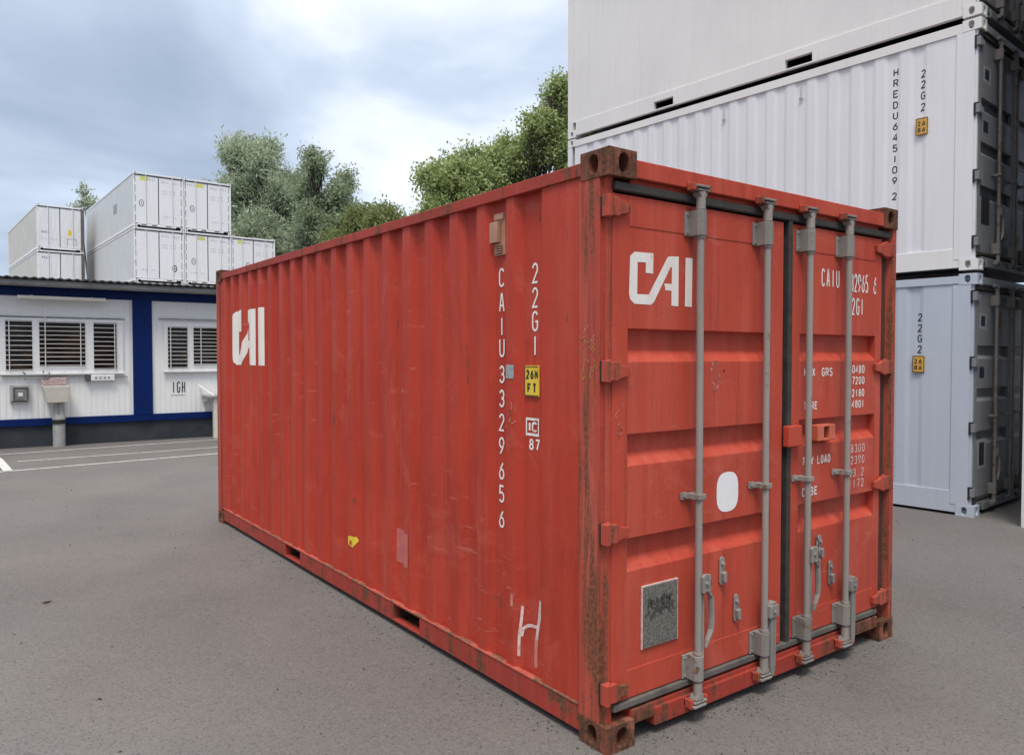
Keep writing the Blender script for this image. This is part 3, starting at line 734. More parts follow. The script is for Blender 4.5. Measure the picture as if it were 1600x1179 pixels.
decal('lettering', text_quads('CUBE', 1.462, .950, .030, .048, .009, .008), onfront, WPAINT, DR)
# lock box and the block over the door gap
lb = MB().box(1.532, 1.592, -.020, .032, 1.252, 1.338).box(1.645, 1.700, -.020, .032, 1.252, 1.338).box(1.592, 1.645, -.020, .032, 1.252, 1.264).box(1.592, 1.645, -.020, .032, 1.326, 1.338)
lk = lb.build('lock_box', ORANGE, DR, .004); box('lock_box_opening', BLACK, DR, 1.592, 1.645, .012, .03, 1.264, 1.326)
box('door_stop', RED_DOOR_LIT, DR, 1.278, 1.398, -.012, .026, 1.236, 1.346, bevel=.006)
# chain at the right-hand catch
for k in range(5):
    z = .70 - .032 * k; t = [(1.595 + (.010 * math.cos(a) if k % 2 else .002 * math.cos(a)) + .003 * k, .015 + (.010 * math.cos(a) if k % 2 == 0 else 0), z + .020 * math.sin(a)) for a in np.arange(0, 6.6, .6)]
    sm(MB().tube(t, .0042, 6).build('chain_link', STEEL, DR))

# ------------------------------------------------------------------ tall stack on the right
MWH = dict(body=WHITE, rail=WARM, post=WHITE, casting=WARM, door=DKDOOR, hinge=DKDOOR, rod=STEEL, steel=STEEL, gasket=RUBBER, gasket2=RUBBER, dark=BLACK, black=BLACK, jamb=BLACK, keeper=DKDOOR, end=DKDOOR)  # end: header and sill take the door slate to imitate shade there
MPA = dict(MWH, body=PALE, post=PALE, casting=PALE, rail=PALE)
MTOP = dict(MWH, body=WARM, post=WARM)
SR = rad(4.2); SX, SY = 6.501, 1.249
ds = dict(l=(.05, 1.19, .12, 1.10), r=(1.25, 2.28, 1.34, 2.2), rl=(.53, 1.03), rr=(1.42, 1.86))
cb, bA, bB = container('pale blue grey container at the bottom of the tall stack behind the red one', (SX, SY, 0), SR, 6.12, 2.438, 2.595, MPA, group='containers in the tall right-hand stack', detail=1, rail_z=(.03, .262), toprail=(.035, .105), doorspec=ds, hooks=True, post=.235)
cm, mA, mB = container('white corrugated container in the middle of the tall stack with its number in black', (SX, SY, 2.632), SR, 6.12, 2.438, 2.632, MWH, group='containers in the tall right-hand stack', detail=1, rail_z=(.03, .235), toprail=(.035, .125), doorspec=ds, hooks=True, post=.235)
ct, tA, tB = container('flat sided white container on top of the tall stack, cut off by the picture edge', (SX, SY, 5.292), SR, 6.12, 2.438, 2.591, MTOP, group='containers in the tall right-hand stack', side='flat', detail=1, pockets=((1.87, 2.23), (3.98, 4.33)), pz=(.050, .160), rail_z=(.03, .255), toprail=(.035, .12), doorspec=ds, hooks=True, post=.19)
pw = corr_profile(.235, 6.12 - .15, .012, .015)
def onside2(root_prof): return lambda u, v, off: (interp(root_prof, -u) - off, -u, v)
os2 = onside2(pw)
for root, z0, txtz, ly in ((cm, 2.632, (4.790, 4.672, 4.548, 4.424), 4.16), (cb, 0, (2.105, 1.985, 1.868, 1.750), 1.535)):
    for c, z in zip('22G2', txtz):
        decal('lettering', text_quads(c, -.600, z - z0, .052, .088, 0, .013), os2, BLKPAINT, root)
    l2 = MB().box(.001, .0115, .515, .640, ly - z0, ly - z0 + .185); l2.build('height_label', AMBER, root, .002)
    pw2 = lambda u, v, off: (.0005 - off, -u, v)
    decal('lettering', text_quads('26', -.622, ly - z0 + .10, .034, .05, .014, .009), pw2, BLKPAINT, root)
    decal('lettering', text_quads('86', -.622, ly - z0 + .03, .034, .05, .014, .009), pw2, BLKPAINT, root)
    poly_decal('label_edge', [rect(-.640, -.633, ly - z0, ly - z0 + .185), rect(-.522, -.515, ly - z0, ly - z0 + .185), rect(-.633, -.522, ly - z0, ly - z0 + .007), rect(-.633, -.522, ly - z0 + .178, ly - z0 + .185)], pw2, BLACKED, root)
for c, z in zip('HREDU6451092', [4.895 + .06, 4.835, 4.713, 4.588, 4.468, 4.347, 4.224, 4.102, 3.980, 3.858, 3.736, 3.560]):
    decal('lettering', text_quads(c, -.900, z - 2.632 - .07, .058, .086, 0, .014), os2, BLKPAINT, cm)
for c, z in zip('HREDU6451087', [2.25 - .118 * i for i in range(12)]):
    decal('lettering', text_quads(c, -.900, z - .07, .058, .086, 0, .014), os2, BLKPAINT, cb)
# drip eyes under the top rail
for y in (2.013, 3.132):
    v = MB().box(.004, .0125, y - .022, y + .022, 2.268, 2.300); v.box(.009, .0123, y - .004, y + .004, 2.30, 2.43); v.build('lashing_eye', GREYLAB, cm)
# vertical seams on the flat side of the top container
for y in (1.2, 2.42, 3.63, 4.85):
    box('seam_strip', WARM, ct, .0185, .0218, y - .025, y + .025, .26, 2.46)
# labels on the dark doors
for root, D, zz in ((cb, bA, 0), (cm, mA, 0)):
    poly_decal('door_label', [rect(.17, .40, 2.00, 2.18)], onfront, GREYLAB, D); poly_decal('door_label', [rect(.22, .34, 2.04, 2.15)], onfront, NAVY, D, lift=.002)
    poly_decal('door_label', [rect(.20, .34, 1.48, 1.60)], onfront, NAVY, D)
    poly_decal('door_panel_plate', [rect(.17, .42, .50, .82)], onfront, GREYLAB if root is cb else NAVY, D); poly_decal('door_panel_plate', [rect(.22, .37, .53, .78)], onfront, BLACK, D, lift=.002)
poly_decal('orange_label', [rect(.66, .84, 2.02, 2.20)], onfront, simple('dull_orange', (.22, .09, .04), .6), bA)
poly_decal('white_label', [rect(1.12, 1.18, 1.3, 1.48)], lambda u, v, o: (u, .028 - o, v), GREYLAB, mA)
poly_decal('white_label', [rect(1.12, 1.18, 1.3, 1.44)], lambda u, v, o: (u, .028 - o, v), GREYLAB, bA)

# stack facing those doors across a narrow gap; only a sliver of it shows
MNV = dict(MWH, body=NAVY, rail=NAVY, post=NAVY, casting=NAVY)
gx, gy, gr = 6.392, .766, SR
W0 = 2.438
for k, (lab, mm, z) in enumerate((('white container standing at the right picture edge, only its corner showing', MWH, 0), ('dark navy container resting on the white one at the right picture edge', MNV, 2.62), ('upper dark navy container above another navy one at the right picture edge', MNV, 5.24))):
    dx = .012 if k == 0 else .05
    a = Vector((gx + dx, gy - 6.06 * math.cos(gr) - (0 if k == 0 else .03), z)); a.x += 6.06 * math.sin(gr)
    container(lab, a, gr, 6.06, W0, 2.591, mm, group='containers at the right picture edge', detail=0, doors=False, rail_z=(.03, .16))

# ------------------------------------------------------------------ far stacks behind the cabin
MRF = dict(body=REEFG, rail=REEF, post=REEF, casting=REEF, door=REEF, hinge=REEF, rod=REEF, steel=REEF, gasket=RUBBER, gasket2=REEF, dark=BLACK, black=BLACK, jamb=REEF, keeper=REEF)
dr = dict(l=(.06, 1.17, .10, 1.12), r=(1.21, 2.34, 1.25, 2.28), rl=(.56,), rr=(1.86,))
AX, AY, AR, AT = 5.53, 40.86, rad(1.6), 2.81
cosA, sinA = math.cos(AR), math.sin(AR)
labsA = {(0, 3): 'white reefer container, top left of its stack, small grey plate on its side',
         (1, 3): 'white reefer container at the top right of the middle stack, beside the willow',
         (0, 2): 'white reefer container in the lower left of the middle stack, just over the cabin roof',
         (1, 2): 'white reefer container in the lower middle, partly hidden by the red one',
         (2, 2): 'rightmost white reefer container of the stack, one tier lower, before the trees'}
for c in range(3):
    for t in range(4):
        if c == 2 and t == 3: continue
        vis = (c, t) in labsA
        lab = labsA.get((c, t), 'white reefer container in the lower tiers of the stack hidden by the cabin')
        px, py = AX + c * 2.47 * cosA, AY + c * 2.47 * sinA
        r, a, b = container(lab, (px, py, t * AT), AR, 13.72, 2.44, 2.785, MRF, group='reefer containers stacked behind the cabin' if vis else 'hidden lower reefer containers', side='flat', detail=0, rail_z=(.03, .15), toprail=(.02, .09), doorspec=dr, smooth_door=True, post=.10)
        if not vis: continue
        q = random.Random(c * 7 + t)
        yl = .3 if (c, t) != (1, 3) else .62
        if (c, t) != (0, 2):
            poly_decal('yellow_label', [rect(yl if (c, t) != (1, 2) else .66, (yl if (c, t) != (1, 2) else .66) + .38, 2.36, 2.56)], onfront, LABY, a)
            decal('faint_print', text_quads('RRSU', .66 if yl < .6 else .15, 2.38, .07, .12, .03, .018), onfront, FAINT, a)
        decal('faint_print', text_quads('RRSU 2604', 1.32, 2.34, .07, .12, .03, .016), onfront, FAINT, b)
        for z in (1.9, 1.75):
            decal('faint_print', text_quads('MAX 320', 1.35, z, .06, .09, .04, .014), onfront, FAINT, b)
        decal('faint_print', text_quads('TARE 48', 1.4 if t == 3 else .3, .55, .06, .08, .04, .014), onfront, FAINT, b if t == 3 else a)
        ox = {(0, 3): .37, (1, 3): .40, (1, 2): .45, (2, 2): .9, (0, 2): 1.95}[(c, t)]; oz = 1.2 if (c, t) != (0, 2) else .75
        ring = [(ox + .10 * math.cos(u), oz + .16 * math.sin(u)) for u in np.arange(0, 6.4, .45)]
        decal('round_mark', [(0, ribbon(ring, .05)), (1, ribbon([(ox - .03, oz + .05), (ox + .03, oz - .05)], .05))], onfront, GREYLAB if (c, t) != (0, 2) else BLKPAINT, b if (c, t) == (0, 2) else a)
        for rx in (.56, 1.86):
            poly_decal('panel_seam', [rect(rx + .03, rx + .042, .25, 2.55)], onfront, FAINT, a if rx < 1 else b)
        for k in range(5):     # black hinge gaps down the left corner post
            z = .25 + k * .50; poly_decal('hinge_gap', [rect(.064, .086, z, z + .36)], lambda u, v, o: (u, .026 - o, v), BLACK, a)
            poly_decal('hinge_gap', [rect(2.300, 2.322, z, z + .36)], lambda u, v, o: (u, .026 - o, v), BLACK, b)
        for kx in (.35, .85, 1.55, 2.05):
            if q.random() < .7: poly_decal('sill_slot', [rect(kx, kx + .26, .07, .12)], lambda u, v, o: (u, .002 - o, v), BLACK, r)
        if (c, t) == (0, 3):
            poly_decal('side_plate', [rect(-5.2, -4.2, 1.25, 1.80)], lambda u, v, o: (.022 - o, -u, v), GREYLAB, r)
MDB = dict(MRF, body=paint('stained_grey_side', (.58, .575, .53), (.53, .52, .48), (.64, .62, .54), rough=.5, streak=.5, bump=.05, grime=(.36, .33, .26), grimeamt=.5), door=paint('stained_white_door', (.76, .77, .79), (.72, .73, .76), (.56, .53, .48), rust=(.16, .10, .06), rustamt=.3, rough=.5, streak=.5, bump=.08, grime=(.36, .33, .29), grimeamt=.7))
BX, BY, BR, BT = 2.135, 51.28, rad(3.0), 2.72
for t in range(4):
    vis = t >= 2
    lab = {3: 'stained white container on top of the leftmost stack, yellow mark on its door', 2: 'white container in the leftmost stack, lower half hidden by the cabin roof'}.get(t, 'white container in the lower tiers of the leftmost stack hidden by the cabin')
    r, a, b = container(lab, (BX, BY, t * BT), BR, 13.72, 2.44, 2.69, MDB, group='containers in the leftmost stack' if vis else 'hidden lower containers of the leftmost stack', side='flat', detail=0, rail_z=(.03, .17), toprail=(.02, .09), doorspec=dr, smooth_door=True, post=.12)
    if t == 3:
        poly_decal('yellow_mark', [[(1.62, .95), (1.78, .85), (1.82, 1.1), (1.74, 1.35), (1.64, 1.2)]], onfront, YELLOW, b)
        decal('door_panel_line', [(0, ribbon([(1.58, .30), (1.58, .72), (2.05, .72), (2.05, .30)], .04))], onfront, GREYLAB, b)
    if vis:
        decal('faint_print', text_quads('RRSU', .22, .95 if t == 3 else 2.15, .08, .16, .03, .03), onfront, GREYLAB, a)
        for rx in (.56, 1.86): poly_decal('panel_seam', [rect(rx + .03, rx + .05, .25, 2.5)], onfront, GREYLAB, a if rx < 1 else b)
        poly_decal('panel_seam', [rect(.10, 1.1, .62, .64)], onfront, FAINT, a)
        box('stained_gap_shade', simple('stain_shade_brown', (.17, .145, .125), .6, 0, .5, 2), r, 2.31, 2.50, -.008, .30, .02, 2.60)  # stained post widened and darkened to imitate the shaded gap between the stacks

# ------------------------------------------------------------------ blue and white site cabin
CY = 14.65
cab = thing('site_cabin', 'long white site cabin with blue frame, dark plinth and barred windows', 'cabin', (0.94, CY, 0))
CX = .94
def cb_(name, mat, x0, x1, y0, y1, z0, z1, bevel=.004, parent=None): return box(name, mat, parent or cab, x0 - CX, x1 - CX, y0, y1, z0, z1, bevel=bevel)
X0, X1 = -5.1, 7.0
cb_('plinth', PLINTH, X0, X1, .03, 2.5, 0, .402, 0)
cb_('body', CABW, X0 + .02, X1 - .02, .09, 2.48, .40, 3.0, 0)
cb_('bottom_beam', CABB, X0, X1, -.012, .08, .403, .540)
cb_('top_beam', CABB, X0, X1, -.012, .08, 2.853, 3.06)
for a, b in ((X0, X0 + .16), (.765, 1.125), (X1 - .16, X1)): cb_('frame_column', CABB, a, b, -.018, .082, .541, 2.852)
cb_('column_foot', CABB, .86, 1.06, -.035, -.013, .41, .47)
for xx in (X0, X1 - .08): cb_('end_wall', CABW, xx, xx + .08, .09, 2.48, .54, 3.0)
# ribbed wall sheets, open at the windows
def wall(x0, x1, holes):
    xs = set(); x = x0
    while x < x1:
        for d in (0, .052, .060, .092): xs.add(round(min(x + d, x1), 4))
        x += .10
    xs.add(x1)
    for h in holes: xs.add(h[0]); xs.add(h[1])
    xs = sorted(xs); m = MB()
    def dep(x):
        u = (x - x0) % .10
        return .030 if u < .0525 else .030 + .005 * (1 if .058 < u < .094 else .2)
    for a, b in zip(xs, xs[1:]):
        mid = (a + b) / 2; zr = [(.541, 2.852)]
        for h in holes:
            if h[0] < mid < h[1]: zr = [(.541, h[2]), (h[3], 2.852)]
        for z0, z1 in zr: m.add([(a - CX, dep(a), z0), (b - CX, dep(b), z0), (b - CX, dep(b), z1), (a - CX, dep(a), z1)], [(0, 1, 2, 3)])
    return m.build('wall_sheet', CABW, cab)
def window(ops, fx0, fx1, fz0, fz1, bars):
    """one window unit: frame with openings ops=(x0,x1,z0,z1), glass and grille bars"""
    m = MB(); ops = sorted(ops); x = fx0
    for o in ops:
        m.box(x - CX, o[0] - CX, -.005, .07, fz0, fz1); m.box(o[0] - CX, o[1] - CX, -.005, .07, fz0, o[2]); m.box(o[0] - CX, o[1] - CX, -.005, .07, o[3], fz1); x = o[1]
    m.box(x - CX, fx1 - CX, -.005, .07, fz0, fz1); m.box(fx0 - .03 - CX, fx1 + .03 - CX, -.045, -.005, fz0 - .02, fz0 + .012)
    w = m.build('window', FRAMEW, cab, .004)
    for o in ops:
        box('pane', GLASS, w, o[0] - CX + .0, o[1] - CX, .050, .058, o[2], o[3])
        n = 11
        for k in range(n):
            z = o[2] + .02 + (o[3] - o[2] - .035) * k / (n - 1)
            sm(MB().tube([(o[0] - .012 - CX, -.03, z), (o[1] + .012 - CX, -.03, z)], .0068, 6).build('bar', BARS, w))
    for bx, z0, z1 in bars: sm(MB().tube([(bx - CX, -.048, z0), (bx - CX, -.048, z1)], .009, 6).build('bar', BARS, w))
    return w
wall(X0 + .16, .765, [(-1.46, .58, 1.40, 2.44)])
wall(1.125, X1 - .16, [(1.36, 3.34, 1.42, 2.40)])
window([(-1.383, -.960, 1.447, 2.392), (-.847, -.078, 1.525, 2.382), (.066, .474, 1.455, 2.382)], -1.47, .59, 1.39, 2.45, [(-1.33, 1.45, 2.40), (-.755, 1.50, 2.50), (-.165, 1.50, 2.40), (.43, 1.45, 2.40)])
window([(1.427, 1.816, 1.467, 2.335), (1.931, 2.70, 1.535, 2.335), (2.815, 3.25, 1.467, 2.335)], 1.35, 3.35, 1.41, 2.41, [(1.47, 1.46, 2.35), (2.07, 1.50, 2.36), (2.6, 1.5, 2.36), (3.2, 1.46, 2.35)])
cb_('drip_rail', GUTTER, -1.75, .62, -.03, .03, 2.462, 2.474, .002); cb_('drip_rail', GUTTER, 1.26, 3.5, -.03, .03, 2.492, 2.504, .002)
# roof sheet, gutter and soffit
rs = MB(); n = 620; vs = []
for j, (y, z) in enumerate(((-.42, 3.175), (2.9, 3.36))):
    for i in range(n + 1):
        x = X0 - .2 + (X1 - X0 + .4) * i / n; vs.append((x - CX, y, z + .011 * math.sin(2 * math.pi * x / .14)))
for j, (y, z) in enumerate(((-.42, 3.165), (2.9, 3.35))):
    for i in range(n + 1):
        x = X0 - .2 + (X1 - X0 + .4) * i / n; vs.append((x - CX, y, z - .02 + .011 * math.sin(2 * math.pi * x / .14)))
N = n + 1
rs.add(vs, [(i, i + 1, N + i + 1, N + i) for i in range(n)] + [(2 * N + i, 3 * N + i, 3 * N + i + 1, 2 * N + i + 1) for i in range(n)] + [(i, 2 * N + i, 2 * N + i + 1, i + 1) for i in range(n)])
rs.build('roof_sheet', ROOFD, cab, fix=False)
gt = MB()
gt.prism([(-.36, 3.128), (-.365, 3.05), (-.33, 3.015), (-.28, 3.015), (-.25, 3.05), (-.25, 3.12), (-.262, 3.12), (-.262, 3.055), (-.285, 3.03), (-.325, 3.03), (-.35, 3.055), (-.348, 3.128)], X0 - .1 - CX, X1 + .1 - CX, 'x')
gt.build('gutter', GUTTER, cab)
cb_('soffit', ROOFD, X0, X1, -.24, .0, 3.062, 3.09, 0)
cb_('top_fascia', ROOFD, X0, X1, .0, 2.48, 3.062, 3.17, 0)
# black painted letters on the wall
def oncab(u, v, off): return (u - CX, .0295 - off, v)
decal('lettering', text_quads('IGH', 1.500, .955, .066, .24, .032, .022), oncab, BLKPAINT, cab)
poly_decal('lettering_rule', [rect(1.485, 1.765, .905, .918)], oncab, GREYLAB, cab)

def at(x, y, z): return (x, y, z)
lamp = thing('strip_light', 'cream tube light housing under the cabin eaves above the left window', 'wall light', (-.47, CY - .15, 2.79))
box('housing', CREAM, lamp, -.73, .73, -.045, .045, .0, .062, bevel=.012); 
for q in (-.72, .70): box('end_cap', FRAMEW, lamp, q, q + .022, -.048, .048, -.003, .066, bevel=.006)
for q in (-.5, .5): box('bracket', FRAMEW, lamp, q - .015, q + .015, .0, .13, .055, .072)
basin = thing('wash_basin', 'cream wash basin on a fat grey pipe before the cabin wall', 'wash basin', (-.60, CY - .20, 0))
b = MB(); o4 = [(-.235, -.20), (.20, -.20), (.20, .19), (-.235, .19)]; o5 = [(-.165, -.15), (.185, -.15), (.185, .19), (-.165, .19)]
vs = [(x, y, 1.165) for x, y in o4] + [(x, y, .845) for x, y in o5] + [(x * .86, y * .86, 1.165) for x, y in o4] + [(x * .8, y * .8, .93) for x, y in o5]
b.add(vs, [(0, 1, 5, 4), (1, 2, 6, 5), (2, 3, 7, 6), (3, 0, 4, 7), (4, 5, 6, 7), (0, 8, 9, 1), (1, 9, 10, 2), (2, 10, 11, 3), (3, 11, 8, 0), (8, 12, 13, 9), (9, 13, 14, 10), (10, 14, 15, 11), (11, 15, 12, 8), (12, 15, 14, 13)])
b.build('bowl', CREAM, basin, .012)
box('splash_tiles', TILE, basin, -.24, .19, .155, .195, 1.166, 1.315, bevel=.004)
sm(MB().tube([(.035, .03, 0), (.035, .03, .44)], .105, 20).build('pedestal_pipe', PIPEG, basin))
sm(MB().tube([(.035, .03, .44), (.035, .03, .52)], .118, 20).build('pipe_collar', BLACK, basin))
sm(MB().tube([(.035, .03, .52), (.035, .03, .60), (.035, .03, .62), (.035, .03, .846)], [.112, .110, .095, .095], 20).build('drain_pipe', PIPEG, basin))
sm(MB().tube([(.02, -.075, .62), (.02, -.075, .845)], .012, 8).build('drain_rod', GUTTER, basin))
sm(MB().tube([(-.20, .11, 1.40), (-.20, .10, 1.44), (-.20, .05, 1.45), (-.20, .02, 1.42)], .011, 8).build('tap', GUTTER, basin))
vent = thing('wall_vent', 'square grey metal vent box low on the cabin wall left of the basin', 'wall vent', (-1.178, CY, 1.02))
box('casing', PIPEG, vent, -.155, .155, -.05, .03, -.16, .16, bevel=.006)
m = MB().box(-.105, -.075, -.062, -.05, -.115, .12).box(.105, .135, -.062, -.05, -.115, .12).box(-.075, .105, -.062, -.05, .088, .12); m.build('cover_frame', simple('dark_grey_frame', (.075, .075, .08), .6), vent, .003)
box('inner_box', GUTTER, vent, -.065, .075, -.075, -.051, -.095, .075, bevel=.006); box('window_plate', FRAMEW, vent, -.025, .045, -.081, -.0755, -.045, .02)
box('bottom_slots', BLACK, vent, -.13, .12, -.0525, -.0495, -.150, -.130)
pipe = tag(sm(MB().tube([(-1.9, CY - .03, 1.37), (-1.15, CY - .03, 1.36), (-.1, CY - .03, 1.352)], .012, 8).tube([(-1.09, CY - .05, 1.28), (-1.09, CY - .05, 1.40), (-1.13, CY - .05, 1.43)], .010, 8).tube([(-1.09, CY - .05, 1.30), (-.70, CY - .05, 1.31), (-.70, CY - .05, 1.42)], .010, 8).tube([(.42, CY - .03, 1.318), (.66, CY - .03, 1.312)], .010, 8).build('water_pipe', GUTTER)), 'thin grey water pipe running along the cabin wall under the left window', 'pipe')
eb = thing('cable_box', 'narrow white cable box with a dark switch under the left cabin window', 'cable box', (.17, CY, 1.30))
box('box_body', FRAMEW, eb, -.17, .25, -.06, .028, -.062, .058, bevel=.01); box('switch', simple('switch_grey', (.08, .08, .085), .5), eb, -.255, -.172, -.065, .028, -.066, .06, bevel=.008)
for k in range(4): box('plug', GREYLAB, eb, -.10 + k * .075, -.06 + k * .075, -.066, -.0605, -.02, .02)
bench = thing('steel_counter', 'grey steel counter on a beige leg by the cabin, half hidden by the container', 'counter', (2.5, CY - .25, 0))
box('counter_top', PIPEG, bench, -.42, .75, -.22, .26, .86, .905, bevel=.006)
MB().prism([(-.22, .86), (.26, .86), (.26, .74), (-.18, .80)], -.40, -.385, 'x').build('side_gusset', PIPEG, bench)
box('leg', CREAM, bench, -.28, -.20, -.16, -.06, .0, .86, bevel=.006); box('leg', CREAM, bench, .62, .70, -.16, -.06, .0, .86, bevel=.006)
sm(MB().tube([(-.47, .24, 1.10), (-.25, -.20, .87)], .018, 8).build('stay_bar', FRAMEW, bench))

# ------------------------------------------------------------------ trees
def leaves(name, mat, parent, lobes, n_clump, per, leaf, spread, aspect=1.8, upsweep=0.0, droop=0.0, hollow=.55, seed=1):
    r = np.random.default_rng(seed); vols = np.array([l[3] * l[4] * l[5] for l in lobes]) ** .75; vols /= vols.sum()
    which = r.choice(len(lobes), n_clump, p=vols); Lb = np.array(lobes)[which]
    d = r.normal(size=(n_clump, 3)); d /= np.linalg.norm(d, axis=1)[:, None]
    rad_ = hollow + (1 - hollow) * r.random(n_clump) ** .7
    lump = 1 + .22 * np.sin(d[:, 0] * 5 + which) * np.sin(d[:, 1] * 4 + which * 2) + .12 * r.normal(size=n_clump)
    cen = Lb[:, :3] + d * Lb[:, 3:6] * (rad_ * lump)[:, None]
    dirs = d * .7 + r.normal(size=(n_clump, 3)) * .5; dirs[:, 2] += upsweep * 1.5; dirs /= np.linalg.norm(dirs, axis=1)[:, None]
    t = r.random((n_clump, per)) - .35
    P = cen[:, None, :] + dirs[:, None, :] * (t * spread * 2.2)[..., None] + r.normal(size=(n_clump, per, 3)) * (spread * .38)
    ax = dirs[:, None, :] * (.6 + upsweep) + r.normal(size=(n_clump, per, 3)) * .75; ax[..., 2] -= droop
    P = P.reshape(-1, 3); ax = ax.reshape(-1, 3); ax /= np.linalg.norm(ax, axis=1)[:, None]
    s = r.normal(size=ax.shape); s -= ax * (s * ax).sum(1)[:, None]; s /= np.linalg.norm(s, axis=1)[:, None]
    sz = leaf * (.6 + .8 * r.random(len(P)))[:, None]
    a = ax * sz * aspect * .5; b = s * sz * .5
    nrm = np.cross(ax, s) * sz * .12
    V4 = np.stack([P - a, P + b * .9 + nrm, P + a, P - b * .9 + nrm], 1).reshape(-1, 3)
    nq = len(P); me = bpy.data.meshes.new(name)
    me.vertices.add(nq * 4); me.vertices.foreach_set('co', V4.ravel().astype(np.float32))
    me.loops.add(nq * 4); me.loops.foreach_set('vertex_index', np.arange(nq * 4, dtype=np.int32))
    me.polygons.add(nq); me.polygons.foreach_set('loop_start', np.arange(0, nq * 4, 4, dtype=np.int32))
    try: me.polygons.foreach_set('loop_total', np.full(nq, 4, dtype=np.int32))
    except Exception: pass
    me.update(calc_edges=True); me.validate(); me.materials.append(mat)
    o = bpy.data.objects.new(name, me); COL.objects.link(o); o.parent = parent
    return o
def tree(label, base, lobes, mat, n_clump, per, leaf, spread, trunk_r, seed, group='trees behind the yard', **k):
    """lobes in world coordinates: x, y, z, rx, ry, rz"""
    r = random.Random(seed)
    t = thing('tree', label, 'tree', (base[0], base[1], 0), 0, group)
    lo = [(l[0] - base[0], l[1] - base[1], *l[2:]) for l in lobes]
    top = max(lo, key=lambda l: l[2])
    m = MB(); fork = Vector((0, 0, min(l[2] for l in lo) * .55))
    m.tube([(0, 0, -.1), (r.uniform(-.1, .1), r.uniform(-.1, .1), fork.z * .5), tuple(fork)], [trunk_r * 1.3, trunk_r, trunk_r * .8], 10)
    lk = min(1, 2.0 / math.sqrt(len(lo)))
    for l in lo:
        c = Vector(l[:3]); mid = fork.lerp(c, .5) + Vector((r.uniform(-.4, .4), r.uniform(-.4, .4), r.uniform(.1, .6)))
        m.tube([tuple(fork), tuple(mid), tuple(c)], [trunk_r * .6 * lk, trunk_r * .32 * lk, trunk_r * .10 * lk], 7)
        for j in range(3):
            d = Vector((r.gauss(0, 1), r.gauss(0, 1), r.gauss(.35, .8))).normalized()
            e_ = c + Vector((d.x * l[3], d.y * l[4], d.z * l[5])) * r.uniform(.75, 1.08)
            s0 = mid.lerp(c, r.uniform(.3, 1)); mm = s0.lerp(e_, .5) + Vector((r.uniform(-.2, .2), r.uniform(-.2, .2), r.uniform(0, .3)))
            m.tube([tuple(s0), tuple(mm), tuple(e_)], [trunk_r * .16, trunk_r * .09, trunk_r * .03], 5)
    sm(m.build('trunk', BARK, t))
    leaves('crown', mat, t, lo, n_clump, per, leaf, spread, seed=seed, **k)
    return t
CAMP = Vector((-2.2427, -2.3602, 1.7072))
def lobe(px, py, dist, r, rz=None, ry=None):
    """world lobe whose centre lies where the photograph shows it"""
    d = fw + rt * ((px - 800) / 1196.06) - up * ((py - 589.5) / 1196.06)
    c = CAMP + d * dist; k = dist / 1196.06
    return (c.x, c.y, c.z, r * k, (ry or r) * k, (rz or r) * k)
def bunch(cx, cy, dist, rx, ry, n, r0, r1, seed, dd=1.5):
    """n small lobes scattered through an ellipse of the crown"""
    q = random.Random(seed); out = []
    for _ in range(n):
        a = q.uniform(0, 2 * math.pi); k = math.sqrt(q.random()); z = q.uniform(r0, r1)
        out.append(lobe(cx + rx * k * math.cos(a), cy + ry * k * math.sin(a), dist + q.uniform(-dd, dd), z, z * q.uniform(.8, 1.25)))
    return out
wl = bunch(395, 285, 52, 38, 48, 15, 13, 22, 1) + bunch(362, 248, 52, 12, 18, 5, 9, 13, 2) + bunch(412, 236, 52, 16, 8, 4, 8, 12, 3) + bunch(445, 305, 51, 24, 36, 8, 12, 20, 4) + bunch(400, 370, 51, 50, 34, 12, 16, 24, 5) + bunch(470, 395, 50, 70, 24, 14, 15, 24, 6)
tree('tall silvery green willow just right of the stacked white reefers', (14.2, 48.6), wl, LF_WILLOW, 3900, 25, .095, .58, .45, 11, aspect=3.6, upsweep=.5, hollow=.25)
dk = bunch(492, 250, 47, 24, 24, 8, 7, 12, 7) + bunch(546, 270, 47, 12, 22, 5, 6, 11, 8) + bunch(505, 300, 47, 42, 26, 14, 10, 16, 9) + bunch(515, 345, 47, 50, 24, 12, 15, 22, 10)
tree('thin crowned dark tree between the willow and the low olive tree', (16.9, 43.6), dk, LF_DARK, 1250, 19, .10, .42, .30, 12, aspect=1.9, hollow=.25)
bu = bunch(585, 345, 44, 34, 22, 12, 12, 20, 11) + bunch(575, 385, 44, 62, 24, 14, 15, 24, 12)
tree('low round olive green tree left of the sky gap above the red roof', (18.8, 39.6), bu, LF_BUSH, 2500, 19, .10, .36, .30, 13, aspect=1.8, hollow=.4)
rtree = bunch(685, 282, 27, 30, 24, 11, 9, 15, 13, .9) + bunch(745, 262, 27.5, 42, 30, 16, 10, 18, 14, .9) + bunch(800, 255, 28, 40, 34, 16, 10, 18, 15, .9) + bunch(845, 205, 27.5, 26, 26, 10, 8, 15, 16, .9) + bunch(870, 160, 28, 16, 34, 9, 7, 13, 17, .9) + bunch(880, 230, 28, 40, 46, 14, 12, 20, 18, .9) + bunch(935, 165, 29, 45, 50, 16, 14, 24, 19, .9) + bunch(760, 320, 27, 90, 26, 16, 14, 22, 20, .9)
tree('leafy bright green tree behind the red container beside the tall white stack', (14.4, 20.2), rtree, LF_RIGHT, 5400, 18, .075, .27, .24, 14, aspect=1.7, hollow=.35)
sp = [lobe(136, 314, 62, 6, 10), lobe(131, 302, 62, 4, 9), lobe(126, 290, 62, 2.5, 8), lobe(122, 325, 62, 5, 5), lobe(144, 320, 62, 4, 5)]
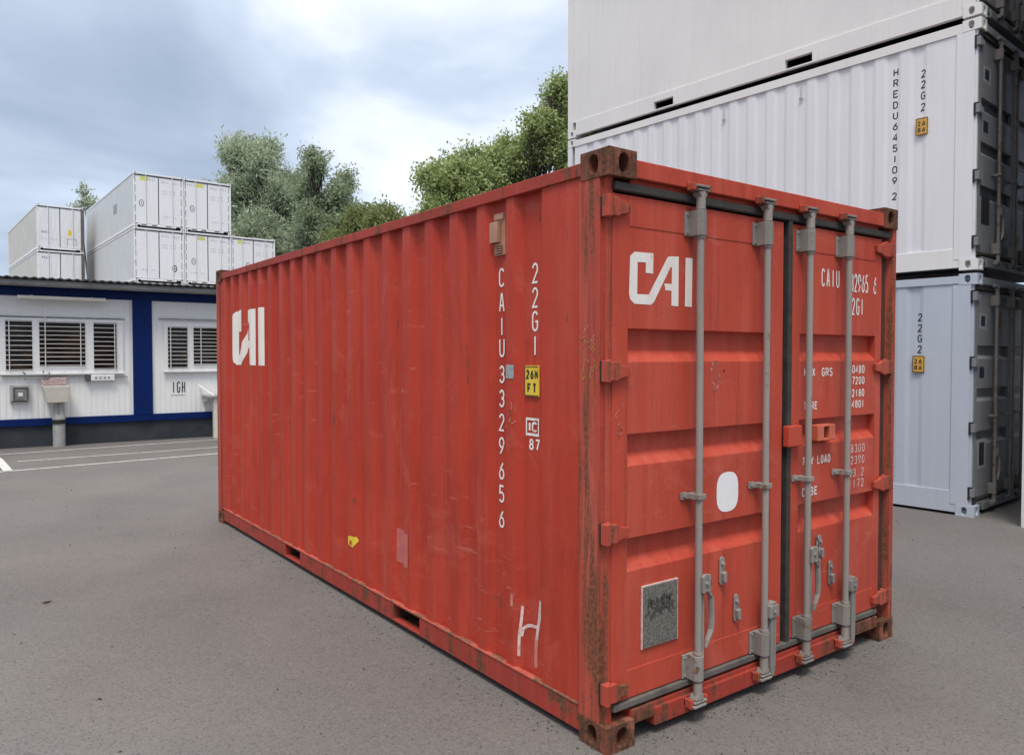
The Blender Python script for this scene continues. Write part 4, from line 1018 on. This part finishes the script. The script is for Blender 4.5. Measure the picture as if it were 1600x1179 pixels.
tree('thin wispy sapling top peeping out between the two white stacks', (sp[0][0], sp[0][1]), sp, LF_WILLOW, 75, 9, .12, .40, .10, 15, aspect=2.4, upsweep=.3)

# ------------------------------------------------------------------ litter on the asphalt
for (x, y, a, lab) in ((-1.72, 3.81, .4, 'dark dead leaf lying alone on the asphalt left of the red container'), (-1.66, 1.90, 1.9, 'small dark dead leaf on the asphalt at the lower left')):
    lf = MB(); P = [(.055, 0, .012), (.02, .020, .010), (-.02, .017, .014), (-.05, .002, .020), (-.02, -.016, .013), (.02, -.018, .011)]
    lf.add(P + [(p[0], p[1], p[2] - .002) for p in P] + [(0, 0, .006), (0, 0, .004)], [(q, (q + 1) % 6, 12) for q in range(6)] + [(6 + (q + 1) % 6, 6 + q, 13) for q in range(6)] + [(q, 6 + q, 6 + (q + 1) % 6, (q + 1) % 6) for q in range(6)])
    lo_ = lf.build('dead_leaf', DARKRUST); lo_.location = (x, y, 0); lo_.rotation_euler = (0, 0, a); lo_.scale = (.75,) * 3 if a < 1 else (.35,) * 3; tag(lo_, lab, 'leaf', 'dead leaves on the asphalt')
pb = MB(); rr = random.Random(21)
for k in range(420):
    x, y = rr.uniform(-3, 6.2), rr.uniform(-2.2, 12)
    if -.1 < x < 2.5 and -.1 < y < 6: continue
    s = rr.uniform(.003, .009); a = [rr.uniform(.7, 1.3) for _ in range(6)]
    pb.add([(x + s * a[0], y, s * .3), (x, y + s * a[1], s * .3), (x - s * a[2], y, s * .3), (x, y - s * a[3], s * .3), (x, y, s * a[4]), (x, y, 0)], [(0, 1, 4), (1, 2, 4), (2, 3, 4), (3, 0, 4), (1, 0, 5), (2, 1, 5), (3, 2, 5), (0, 3, 5)])
for k in range(520):
    side_ = rr.random() < .65
    x, y = (-abs(rr.gauss(0, .10)) - .005, rr.uniform(0, 6)) if side_ else (rr.uniform(0, 2.4), -abs(rr.gauss(0, .10)) + .03)
    q = rr.uniform(.002, .0065); a = [rr.uniform(.7, 1.3) for _ in range(6)]
    pb.add([(x + q * a[0], y, q * .3), (x, y + q * a[1], q * .3), (x - q * a[2], y, q * .3), (x, y - q * a[3], q * .3), (x, y, q * a[4]), (x, y, 0)], [(0, 1, 4), (1, 2, 4), (2, 3, 4), (3, 0, 4), (1, 0, 5), (2, 1, 5), (3, 2, 5), (0, 3, 5)])
pbo = pb.build('grit', simple('dark_grit', (.07, .065, .06), .9, 0, .5, 60)); pbo['kind'] = 'stuff'
